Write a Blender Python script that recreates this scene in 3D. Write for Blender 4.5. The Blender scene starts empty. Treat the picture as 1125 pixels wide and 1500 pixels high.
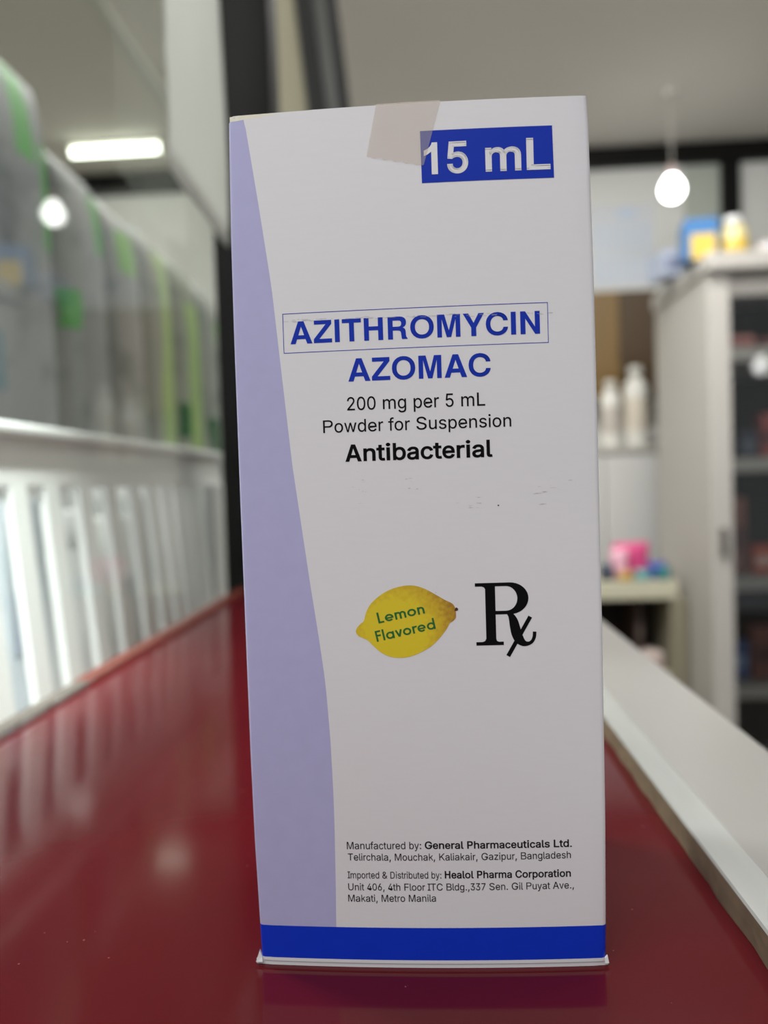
import bpy, bmesh, math, random
from mathutils import Vector, Matrix

random.seed(7)
SC = bpy.context.scene
COL = SC.collection
MM = 0.001

# ------------------------------------------------------------------ camera
CAM_POS = Vector((1.514, -113.29, 72.42)) * MM
YAW, PITCH, ROLL = math.radians(3.273), math.radians(2.035), math.radians(-1.799)
fwd = Vector((-math.sin(YAW) * math.cos(PITCH), math.cos(YAW) * math.cos(PITCH), -math.sin(PITCH)))
r0 = Vector((math.cos(YAW), math.sin(YAW), 0))
u0 = r0.cross(fwd)
rgt = r0 * math.cos(ROLL) + u0 * math.sin(ROLL)
upv = u0 * math.cos(ROLL) - r0 * math.sin(ROLL)
cam = bpy.data.cameras.new('camera')
cam.sensor_fit = 'VERTICAL'
cam.sensor_height = 36.0
cam.lens = 1127.0 / 1500.0 * 36.0
cam.clip_start = 0.005
cam.clip_end = 50
cam.dof.use_dof = True
cam.dof.focus_distance = 0.1125
cam.dof.aperture_fstop = 12.5
cam_ob = bpy.data.objects.new('camera', cam)
cam_ob.matrix_world = Matrix(((rgt.x, upv.x, -fwd.x, CAM_POS.x), (rgt.y, upv.y, -fwd.y, CAM_POS.y),
                              (rgt.z, upv.z, -fwd.z, CAM_POS.z), (0, 0, 0, 1)))
COL.objects.link(cam_ob)
SC.camera = cam_ob

# ------------------------------------------------------------------ world, light, exposure
SC.view_settings.view_transform = 'Standard'
SC.view_settings.look = 'None'
SC.view_settings.exposure = 0.0
SC.view_settings.gamma = 1.0
world = bpy.data.worlds.new('world')
SC.world = world
world.use_nodes = True
bg = world.node_tree.nodes['Background']
bg.inputs[0].default_value = (0.93, 0.96, 1.0, 1)
bg.inputs[1].default_value = 0.50


def area(name, loc, target, sx, sy, power, col=(1, 1, 1)):
    l = bpy.data.lights.new(name, 'AREA')
    l.shape = 'RECTANGLE'
    l.size, l.size_y, l.energy, l.color = sx, sy, power, col
    o = bpy.data.objects.new(name, l)
    o.location = loc
    o.rotation_euler = (Vector(target) - Vector(loc)).to_track_quat('-Z', 'Y').to_euler()
    COL.objects.link(o)
    return o


# unseen area lights and a spot, added to brighten carton, room and basket
area('added_front_light', (-0.35, -0.50, 0.95), (-0.05, -0.15, 0.0), 0.9, 0.25, 8.5, (1.0, 0.98, 0.97))  # floats behind the camera, added to light the carton front
area('added_right_light', (0.8, 0.7, 1.50), (1.1, 1.6, 0.0), 1.2, 0.12, 21, (1.0, 0.98, 0.96))
area('added_middle_light', (0.1, 1.6, 1.50), (0.1, 1.8, 0.0), 1.2, 0.12, 40, (1.0, 0.99, 0.96))
area('added_left_light', (-1.2, 0.7, 1.50), (-1.1, 1.1, 0.0), 1.2, 0.12, 40, (0.97, 1.0, 0.96))
ld = bpy.data.lights.new('added_basket_spot', 'SPOT')  # added narrow spot, brightens the near end of the basket
ld.energy, ld.spot_size, ld.spot_blend, ld.shadow_soft_size, ld.color = 520, math.radians(13), 0.9, 0.03, (0.95, 0.98, 1.0)
lo_ = bpy.data.objects.new('added_basket_spot', ld)
lo_.location = (0.10, -0.30, 1.25)
lo_.rotation_euler = (Vector((-0.25, 0.17, 0.0)) - lo_.location).to_track_quat('-Z', 'Y').to_euler()
COL.objects.link(lo_)


# ------------------------------------------------------------------ materials
def lin(c):
    def f(v):
        v /= 255.0
        return v / 12.92 if v <= 0.04045 else ((v + 0.055) / 1.055) ** 2.4
    return tuple(f(v) for v in c)


MATS = {}


def mat(name, col, rough=0.5, spec=0.5, coat=0.0, noise=0.0, nscale=40.0, bump=0.0, metal=0.0, srgb=True, stretch=None):
    """principled surface with a procedural colour variation"""
    if name in MATS:
        return MATS[name]
    m = bpy.data.materials.new(name)
    m.use_nodes = True
    nt = m.node_tree
    b = nt.nodes['Principled BSDF']
    c = lin(col) if srgb else tuple(col)
    b.inputs['Roughness'].default_value = rough
    b.inputs['Specular IOR Level'].default_value = spec
    b.inputs['Metallic'].default_value = metal
    b.inputs['Coat Weight'].default_value = coat
    b.inputs['Coat Roughness'].default_value = 0.15
    tc = nt.nodes.new('ShaderNodeTexCoord')
    mp = nt.nodes.new('ShaderNodeMapping')
    if stretch:
        mp.inputs['Scale'].default_value = stretch
    nz = nt.nodes.new('ShaderNodeTexNoise')
    nz.inputs['Scale'].default_value = nscale
    nz.inputs['Detail'].default_value = 4
    nt.links.new(tc.outputs['Object'], mp.inputs['Vector'])
    nt.links.new(mp.outputs[0], nz.inputs['Vector'])
    mx = nt.nodes.new('ShaderNodeMix')
    mx.data_type = 'RGBA'
    k = 1.0 - noise
    mx.inputs[6].default_value = (c[0] * k, c[1] * k, c[2] * k, 1)
    mx.inputs[7].default_value = (min(1, c[0] * (1 + noise)), min(1, c[1] * (1 + noise)), min(1, c[2] * (1 + noise)), 1)
    nt.links.new(nz.outputs['Fac'], mx.inputs[0])
    nt.links.new(mx.outputs[2], b.inputs['Base Color'])
    if bump:
        bp = nt.nodes.new('ShaderNodeBump')
        bp.inputs['Strength'].default_value = bump
        bp.inputs['Distance'].default_value = 0.0005
        nt.links.new(nz.outputs['Fac'], bp.inputs['Height'])
        nt.links.new(bp.outputs[0], b.inputs['Normal'])
    MATS[name] = m
    return m


def emit_mat(name, col, strength):
    m = bpy.data.materials.new(name)
    m.use_nodes = True
    b = m.node_tree.nodes['Principled BSDF']
    b.inputs['Base Color'].default_value = (0.9, 0.9, 0.9, 1)
    b.inputs['Emission Color'].default_value = (*col, 1)
    b.inputs['Emission Strength'].default_value = strength
    return m


def glass_mat(name, tint=(0.93, 0.96, 0.94), refl=1.0):
    m = bpy.data.materials.new(name)
    m.use_nodes = True
    nt = m.node_tree
    for n in list(nt.nodes):
        nt.nodes.remove(n)
    out = nt.nodes.new('ShaderNodeOutputMaterial')
    tr = nt.nodes.new('ShaderNodeBsdfTransparent')
    tr.inputs[0].default_value = (*tint, 1)
    gl = nt.nodes.new('ShaderNodeBsdfGlossy')
    gl.inputs['Roughness'].default_value = 0.02
    fr = nt.nodes.new('ShaderNodeFresnel')
    fr.inputs[0].default_value = 1.45
    ml = nt.nodes.new('ShaderNodeMath')
    ml.operation = 'MULTIPLY'
    ml.inputs[1].default_value = refl
    mx = nt.nodes.new('ShaderNodeMixShader')
    nt.links.new(fr.outputs[0], ml.inputs[0])
    nt.links.new(ml.outputs[0], mx.inputs[0])
    nt.links.new(tr.outputs[0], mx.inputs[1])
    nt.links.new(gl.outputs[0], mx.inputs[2])
    nt.links.new(mx.outputs[0], out.inputs[0])
    return m


def tape_mat(name):
    m = bpy.data.materials.new(name)
    m.use_nodes = True
    nt = m.node_tree
    b = nt.nodes['Principled BSDF']
    b.inputs['Roughness'].default_value = 0.35
    out = nt.nodes['Material Output']
    tr = nt.nodes.new('ShaderNodeBsdfTransparent')
    tr.inputs[0].default_value = (0.95, 0.915, 0.885, 1)
    mx = nt.nodes.new('ShaderNodeMixShader')
    tc = nt.nodes.new('ShaderNodeTexCoord')
    nz = nt.nodes.new('ShaderNodeTexNoise')
    nz.inputs['Scale'].default_value = 600
    nz.inputs['Detail'].default_value = 3
    cr = nt.nodes.new('ShaderNodeValToRGB')
    cr.color_ramp.elements[0].position = 0.35
    cr.color_ramp.elements[0].color = (0.76, 0.71, 0.64, 1)
    cr.color_ramp.elements[1].position = 0.65
    cr.color_ramp.elements[1].color = (0.80, 0.72, 0.68, 1)
    nt.links.new(tc.outputs['Object'], nz.inputs['Vector'])
    nt.links.new(nz.outputs['Fac'], cr.inputs[0])
    nt.links.new(cr.outputs[0], b.inputs['Base Color'])
    mx.inputs[0].default_value = 0.26
    nt.links.new(tr.outputs[0], mx.inputs[1])
    nt.links.new(b.outputs[0], mx.inputs[2])
    nt.links.new(mx.outputs[0], out.inputs[0])
    return m


def counter_mat(name):
    """dark red gloss laminate with pale dust specks and hair scratches"""
    m = bpy.data.materials.new(name)
    m.use_nodes = True
    nt = m.node_tree
    b = nt.nodes['Principled BSDF']
    b.inputs['Roughness'].default_value = 0.10
    b.inputs['Specular IOR Level'].default_value = 0.22
    tc = nt.nodes.new('ShaderNodeTexCoord')
    nz = nt.nodes.new('ShaderNodeTexNoise')
    nz.inputs['Scale'].default_value = 25
    nz.inputs['Detail'].default_value = 3
    base = nt.nodes.new('ShaderNodeMix')
    base.data_type = 'RGBA'
    base.inputs[6].default_value = RED_A
    base.inputs[7].default_value = RED_B
    nt.links.new(tc.outputs['Object'], nz.inputs['Vector'])
    nt.links.new(nz.outputs['Fac'], base.inputs[0])
    vo = nt.nodes.new('ShaderNodeTexVoronoi')
    vo.inputs['Scale'].default_value = 380
    nt.links.new(tc.outputs['Object'], vo.inputs['Vector'])
    n2 = nt.nodes.new('ShaderNodeTexNoise')
    n2.inputs['Scale'].default_value = 60
    nt.links.new(tc.outputs['Object'], n2.inputs['Vector'])
    # speck where the cell distance is tiny and the cell's random value is high
    lt = nt.nodes.new('ShaderNodeMath'); lt.operation = 'LESS_THAN'; lt.inputs[1].default_value = 0.06
    nt.links.new(vo.outputs['Distance'], lt.inputs[0])
    sp = nt.nodes.new('ShaderNodeSeparateColor')
    nt.links.new(vo.outputs['Color'], sp.inputs[0])
    gt = nt.nodes.new('ShaderNodeMath'); gt.operation = 'GREATER_THAN'; gt.inputs[1].default_value = 0.5
    nt.links.new(sp.outputs[0], gt.inputs[0])
    g2 = nt.nodes.new('ShaderNodeMath'); g2.operation = 'GREATER_THAN'; g2.inputs[1].default_value = 0.47
    nt.links.new(n2.outputs['Fac'], g2.inputs[0])
    m1 = nt.nodes.new('ShaderNodeMath'); m1.operation = 'MULTIPLY'
    nt.links.new(lt.outputs[0], m1.inputs[0]); nt.links.new(gt.outputs[0], m1.inputs[1])
    m2 = nt.nodes.new('ShaderNodeMath'); m2.operation = 'MULTIPLY'
    nt.links.new(m1.outputs[0], m2.inputs[0]); nt.links.new(g2.outputs[0], m2.inputs[1])
    m3 = nt.nodes.new('ShaderNodeMath'); m3.operation = 'MULTIPLY'; m3.inputs[1].default_value = 0.6
    nt.links.new(m2.outputs[0], m3.inputs[0])
    mx = nt.nodes.new('ShaderNodeMix'); mx.data_type = 'RGBA'
    mx.inputs[7].default_value = (0.40, 0.20, 0.18, 1)
    nt.links.new(m3.outputs[0], mx.inputs[0])
    nt.links.new(base.outputs[2], mx.inputs[6])
    nt.links.new(mx.outputs[2], b.inputs['Base Color'])
    return m


def pack_mat(name, base, stripes, dots=0.5, seed=0.0):
    """printed plastic: upright colour bands across local Y plus dark print marks; stripes = [(y0,y1,colour)] in metres"""
    m = bpy.data.materials.new(name)
    m.use_nodes = True
    nt = m.node_tree
    b = nt.nodes['Principled BSDF']
    b.inputs['Roughness'].default_value = 0.6
    tc = nt.nodes.new('ShaderNodeTexCoord')
    sx = nt.nodes.new('ShaderNodeSeparateXYZ')
    nt.links.new(tc.outputs['Object'], sx.inputs[0])
    mp = nt.nodes.new('ShaderNodeMapping')
    mp.inputs['Location'].default_value = (seed, seed * 2, seed * 3)
    nt.links.new(tc.outputs['Object'], mp.inputs['Vector'])
    nz = nt.nodes.new('ShaderNodeTexNoise'); nz.inputs['Scale'].default_value = 26; nz.inputs['Detail'].default_value = 2
    nt.links.new(mp.outputs[0], nz.inputs['Vector'])
    cr = nt.nodes.new('ShaderNodeValToRGB')
    c = lin(base)
    cr.color_ramp.elements[0].position = 0.30
    cr.color_ramp.elements[0].color = (c[0] * (1 - dots * 0.8), c[1] * (1 - dots * 0.7), c[2] * (1 - dots * 0.7), 1)
    cr.color_ramp.elements[1].position = 0.46
    cr.color_ramp.elements[1].color = (*c, 1)
    nt.links.new(nz.outputs['Fac'], cr.inputs[0])
    cur = cr.outputs[0]
    wob = nt.nodes.new('ShaderNodeTexNoise'); wob.inputs['Scale'].default_value = 9
    nt.links.new(mp.outputs[0], wob.inputs['Vector'])
    wm = nt.nodes.new('ShaderNodeMath'); wm.operation = 'MULTIPLY_ADD'
    wm.inputs[1].default_value = 0.03; wm.inputs[2].default_value = -0.015
    nt.links.new(wob.outputs['Fac'], wm.inputs[0])
    ad = nt.nodes.new('ShaderNodeMath'); ad.operation = 'ADD'
    nt.links.new(sx.outputs['Y'], ad.inputs[0]); nt.links.new(wm.outputs[0], ad.inputs[1])
    for st in stripes:
        y0, y1, col = st[:3]
        z0, z1 = (st[3], st[4]) if len(st) > 4 else (-9, 9)
        parts = []
        for src, val, op in ((ad.outputs[0], y0, 'GREATER_THAN'), (ad.outputs[0], y1, 'LESS_THAN'),
                             (sx.outputs['Z'], z0, 'GREATER_THAN'), (sx.outputs['Z'], z1, 'LESS_THAN')):
            n = nt.nodes.new('ShaderNodeMath'); n.operation = op; n.inputs[1].default_value = val
            nt.links.new(src, n.inputs[0]); parts.append(n.outputs[0])
        acc = parts[0]
        for p in parts[1:]:
            n = nt.nodes.new('ShaderNodeMath'); n.operation = 'MULTIPLY'
            nt.links.new(acc, n.inputs[0]); nt.links.new(p, n.inputs[1]); acc = n.outputs[0]
        mx = nt.nodes.new('ShaderNodeMix'); mx.data_type = 'RGBA'
        mx.inputs[7].default_value = (*lin(col), 1)
        nt.links.new(acc, mx.inputs[0]); nt.links.new(cur, mx.inputs[6]); cur = mx.outputs[2]
    nt.links.new(cur, b.inputs['Base Color'])
    return m


RED_A = (0.078, 0.0050, 0.0080, 1)
RED_B = (0.104, 0.0068, 0.0110, 1)

# ------------------------------------------------------------------ object helpers


def link(name, me, m=None, parent=None):
    o = bpy.data.objects.new(name, me)
    COL.objects.link(o)
    if m is not None:
        for q in (m if isinstance(m, (list, tuple)) else [m]):
            me.materials.append(q)
    if parent is not None:
        o.parent = parent
    return o


def tag(o, label=None, cat=None, group=None, kind=None):
    if label: o['label'] = label
    if cat: o['category'] = cat
    if group: o['group'] = group
    if kind: o['kind'] = kind
    return o


def thing(name, label, cat, loc=(0, 0, 0), rotz=0.0, group=None):
    o = bpy.data.objects.new(name, None)
    o.empty_display_size = 0.02
    o.location = loc
    o.rotation_euler = (0, 0, rotz)
    COL.objects.link(o)
    return tag(o, label, cat, group)


def finish(bm, name, m, parent=None, smooth=False, loc=None):
    bmesh.ops.recalc_face_normals(bm, faces=bm.faces)
    me = bpy.data.meshes.new(name)
    bm.to_mesh(me)
    bm.free()
    if smooth:
        for p in me.polygons: p.use_smooth = True
    o = link(name, me, m, parent)
    if loc is not None: o.location = loc
    return o


def add_box(bm, a, b, bevel=0.0, seg=2):
    r = bmesh.ops.create_cube(bm, size=1.0)
    vs = r['verts']
    s = [b[i] - a[i] for i in range(3)]
    c = [(a[i] + b[i]) / 2 for i in range(3)]
    for v in vs:
        v.co = Vector((v.co.x * s[0] + c[0], v.co.y * s[1] + c[1], v.co.z * s[2] + c[2]))
    if bevel:
        es = list({e for v in vs for e in v.link_edges})
        bmesh.ops.bevel(bm, geom=es, offset=bevel, segments=seg, affect='EDGES', profile=0.5)


def box(name, a, b, m, parent=None, bevel=0.0, seg=2):
    bm = bmesh.new()
    add_box(bm, a, b, bevel, seg)
    return finish(bm, name, m, parent)


def struct(name, a, b, m, parent=None, bevel=0.0):
    o = box(name, a, b, m, parent, bevel)
    if parent is None: o['kind'] = 'structure'
    return o


def lathe(name, prof, m, parent=None, seg=28, loc=None, sx=1.0, sy=1.0):
    bm = bmesh.new()
    rings = []
    for r, z in prof:
        if r <= 1e-6:
            rings.append([bm.verts.new((0, 0, z))])
        else:
            rings.append([bm.verts.new((r * sx * math.cos(2 * math.pi * i / seg), r * sy * math.sin(2 * math.pi * i / seg), z)) for i in range(seg)])
    for A, B in zip(rings, rings[1:]):
        for i in range(seg):
            j = (i + 1) % seg
            if len(A) == 1 and len(B) == 1: continue
            if len(A) == 1: bm.faces.new((A[0], B[i], B[j]))
            elif len(B) == 1: bm.faces.new((A[i], A[j], B[0]))
            else: bm.faces.new((A[i], A[j], B[j], B[i]))
    return finish(bm, name, m, parent, smooth=True, loc=loc)


def tube(name, pts, r, m, parent=None, seg=10):
    bm = bmesh.new()
    rings = []
    for k, p in enumerate(pts):
        p = Vector(p)
        d = (Vector(pts[min(k + 1, len(pts) - 1)]) - Vector(pts[max(k - 1, 0)])).normalized()
        ref = Vector((0, 0, 1)) if abs(d.z) < 0.9 else Vector((1, 0, 0))
        a = d.cross(ref).normalized(); b = d.cross(a)
        rings.append([bm.verts.new(p + (a * math.cos(t) + b * math.sin(t)) * r) for t in (2 * math.pi * i / seg for i in range(seg))])
    for A, B in zip(rings, rings[1:]):
        for i in range(seg): bm.faces.new((A[i], A[(i + 1) % seg], B[(i + 1) % seg], B[i]))
    bm.faces.new(rings[0]); bm.faces.new(list(reversed(rings[-1])))
    return finish(bm, name, m, parent, smooth=True)


def copy_tree(o, parent=None):
    c = o.copy()
    COL.objects.link(c)
    if parent is not None: c.parent = parent
    for ch in [q for q in COL.objects if q.parent == o]: copy_tree(ch, c)
    return c


# ------------------------------------------------------------------ the room
M_ceil = mat('ceiling paint', (224, 220, 212), 0.8, 0.2, noise=0.05, nscale=2.0)
M_wall = mat('white wall paint', (214, 214, 210), 0.8, 0.2, noise=0.04, nscale=3.0)
M_wall_olive = mat('olive grey wall paint', (150, 150, 132), 0.8, 0.2, noise=0.06, nscale=3.0)
M_floor = mat('brown floor tile', (92, 82, 74), 0.4, 0.4, noise=0.15, nscale=6.0)
M_black = mat('black painted metal', (9, 8, 8), 0.5, 0.2, noise=0.1)
M_white_metal = mat('white painted steel', (205, 200, 192), 0.4, 0.4, noise=0.03, nscale=8.0)

FZ, CZ = -1.0, 1.52
struct('floor', (-2.7, -1.6, FZ - 0.05), (3.3, 3.5, FZ), M_floor)
struct('ceiling', (-2.7, -1.0, CZ), (3.3, 3.5, CZ + 0.05), M_ceil)
struct('wall_back', (-2.7, 3.40, FZ), (3.3, 3.50, CZ), M_wall)
struct('wall_left', (-2.7, -1.0, FZ), (-2.6, 3.40, CZ), M_wall_olive)
struct('wall_right', (3.2, -1.0, FZ), (3.3, 3.40, CZ), M_wall)
struct('trim_1', (-2.6, 3.36, 1.435), (3.2, 3.40, CZ), M_black)              # black beam along the top of the back wall
struct('trim_2', (1.325, 3.365, FZ), (1.40, 3.40, 1.435), M_black)           # black upright on the back wall
struct('trim_3', (-0.945, -0.9, CZ - 0.025), (-0.90, 3.36, CZ), mat('pale conduit', (206, 208, 198), 0.5))  # conduit on the ceiling

# ------------------------------------------------------------------ counter
M_red = counter_mat('dark red gloss laminate')
M_body = mat('counter panel', (150, 140, 130), 0.5, 0.4, noise=0.06, nscale=5)
M_slab = mat('white slab', (150, 147, 144), 0.28, 0.5, noise=0.04, nscale=30)
M_bevel = mat('milky slab edge', (164, 165, 162), 0.22, 0.5, noise=0.12, nscale=180, stretch=(1, 0.15, 1))
M_brown = mat('dirty brown slab edge', (128, 112, 92), 0.7, 0.2, noise=0.5, nscale=160)
YN, YF = -0.30, 0.428

base = thing('counter', 'counter with a glossy dark red top that the medicine carton stands on', 'counter', (0, 0, FZ))
box('plinth', (-0.12, YN + 0.02, 0), (0.07, YF - 0.02, 0.08), M_black, base)
box('front_panel', (-0.126, YN, 0.08), (0.078, YF, 0.975), M_body, base, 0.002)

Z1 = -FZ
rt = box('red_top', (-0.128, YN, Z1 - 0.025), (0.0493, YF, Z1), M_red, base)
rt['label'] = 'glossy dark red top'
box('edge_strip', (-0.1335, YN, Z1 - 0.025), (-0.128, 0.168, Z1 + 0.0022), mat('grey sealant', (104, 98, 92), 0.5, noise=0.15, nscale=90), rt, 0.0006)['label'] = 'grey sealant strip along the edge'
box('edge_strip', (-0.1345, 0.168, Z1 - 0.025), (-0.128, YF, Z1 + 0.0022), mat('edge with painted orange reflection', (112, 46, 34), 0.5, noise=0.2, nscale=90), rt, 0.0006)['label'] = 'counter edge with an orange reflection painted in'  # orange tone is a reflection painted into the counter edge

slab = thing('white_ledge', 'white slab with a dirty brown edge along the right of the red counter top', 'ledge', (0, 0, 0))
box('slab_top', (0.0500, YN, -0.002), (0.0828, YF, 0.0048), M_slab, slab, 0.0008)
bm = bmesh.new()
prof = [(0.0494, 0.0046), (0.0497, 0.0050), (0.0560, 0.0054), (0.0566, 0.0048), (0.0500, 0.0044)]
ra = [bm.verts.new((x, YN + 0.001, z)) for x, z in prof]
rb = [bm.verts.new((x, YF - 0.001, z)) for x, z in prof]
for i in range(5): bm.faces.new((ra[i], ra[(i + 1) % 5], rb[(i + 1) % 5], rb[i]))
bm.faces.new(ra); bm.faces.new(list(reversed(rb)))
finish(bm, 'edge_bevel', M_bevel, slab)
# ragged brown edge face under the bevel
bm = bmesh.new()
n = 160
rows = []
for i in range(n + 1):
    y = YN + (YF - YN) * i / n
    j = 0.0002 * math.sin(i * 1.7) + random.uniform(-0.00018, 0.00018)
    rows.append([bm.verts.new((0.0490 + j * 0.8, y, 0.0001)), bm.verts.new((0.0492 + j * 0.4, y, 0.0025)), bm.verts.new((0.0494, y, 0.0046)), bm.verts.new((0.0506, y, 0.0046)), bm.verts.new((0.0506, y, 0.0001))])
for A, B in zip(rows, rows[1:]):
    for k in range(5): bm.faces.new((A[k], A[(k + 1) % 5], B[(k + 1) % 5], B[k]))
bm.faces.new(rows[0]); bm.faces.new(list(reversed(rows[-1])))
finish(bm, 'edge_face', M_brown, slab)

# glass partition on the left of the counter, its black end post and the sheet hung on it
gp = thing('glass_partition', 'clear glass pane rising along the left edge of the red counter, black end post', 'partition', (0, 0, 0))
pane = box('pane', (-0.002, -0.78, 0.0), (0.002, 0.0, 1.10), glass_mat('clear pane', (0.965, 0.98, 0.96), 0.16), gp)
pane.location = (-0.1365, 0.4305, 0.0023)
pane.rotation_euler = (0, 0, math.radians(2.0))
post = box('end_post', (-0.1450, 0.431, FZ), (-0.1000, 0.468, CZ), M_black, gp, 0.002)

M_sheet = mat('matt white sheet', (224, 224, 220), 0.6, 0.3, noise=0.03, nscale=15)
bm = bmesh.new()
nx, nz = 24, 80
grid = []
for j in range(nz + 1):
    t = j / nz
    row = []
    for i in range(nx + 1):
        s = i / nx
        ye = 0.386 + 0.008 * math.sin(t * 26.0 + 0.6)
        y = 0.264 + (ye - 0.264) * s
        z = 0.231 + 1.288 * t - 0.004 * math.sin(s * 3.0) * (1 - t)
        x = -0.1205 + 0.003 * math.sin(s * 5 + t * 8) * s
        row.append(bm.verts.new((x, y, z)))
    grid.append(row)
for j in range(nz):
    for i in range(nx): bm.faces.new((grid[j][i], grid[j][i + 1], grid[j + 1][i + 1], grid[j + 1][i]))
bmesh.ops.solidify(bm, geom=bm.faces[:], thickness=0.0004)
sh = finish(bm, 'hanging_sheet', M_sheet, None, smooth=True)
tag(sh, 'plain white sheet hanging in front of the glass beside the black post', 'sheet')

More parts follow.
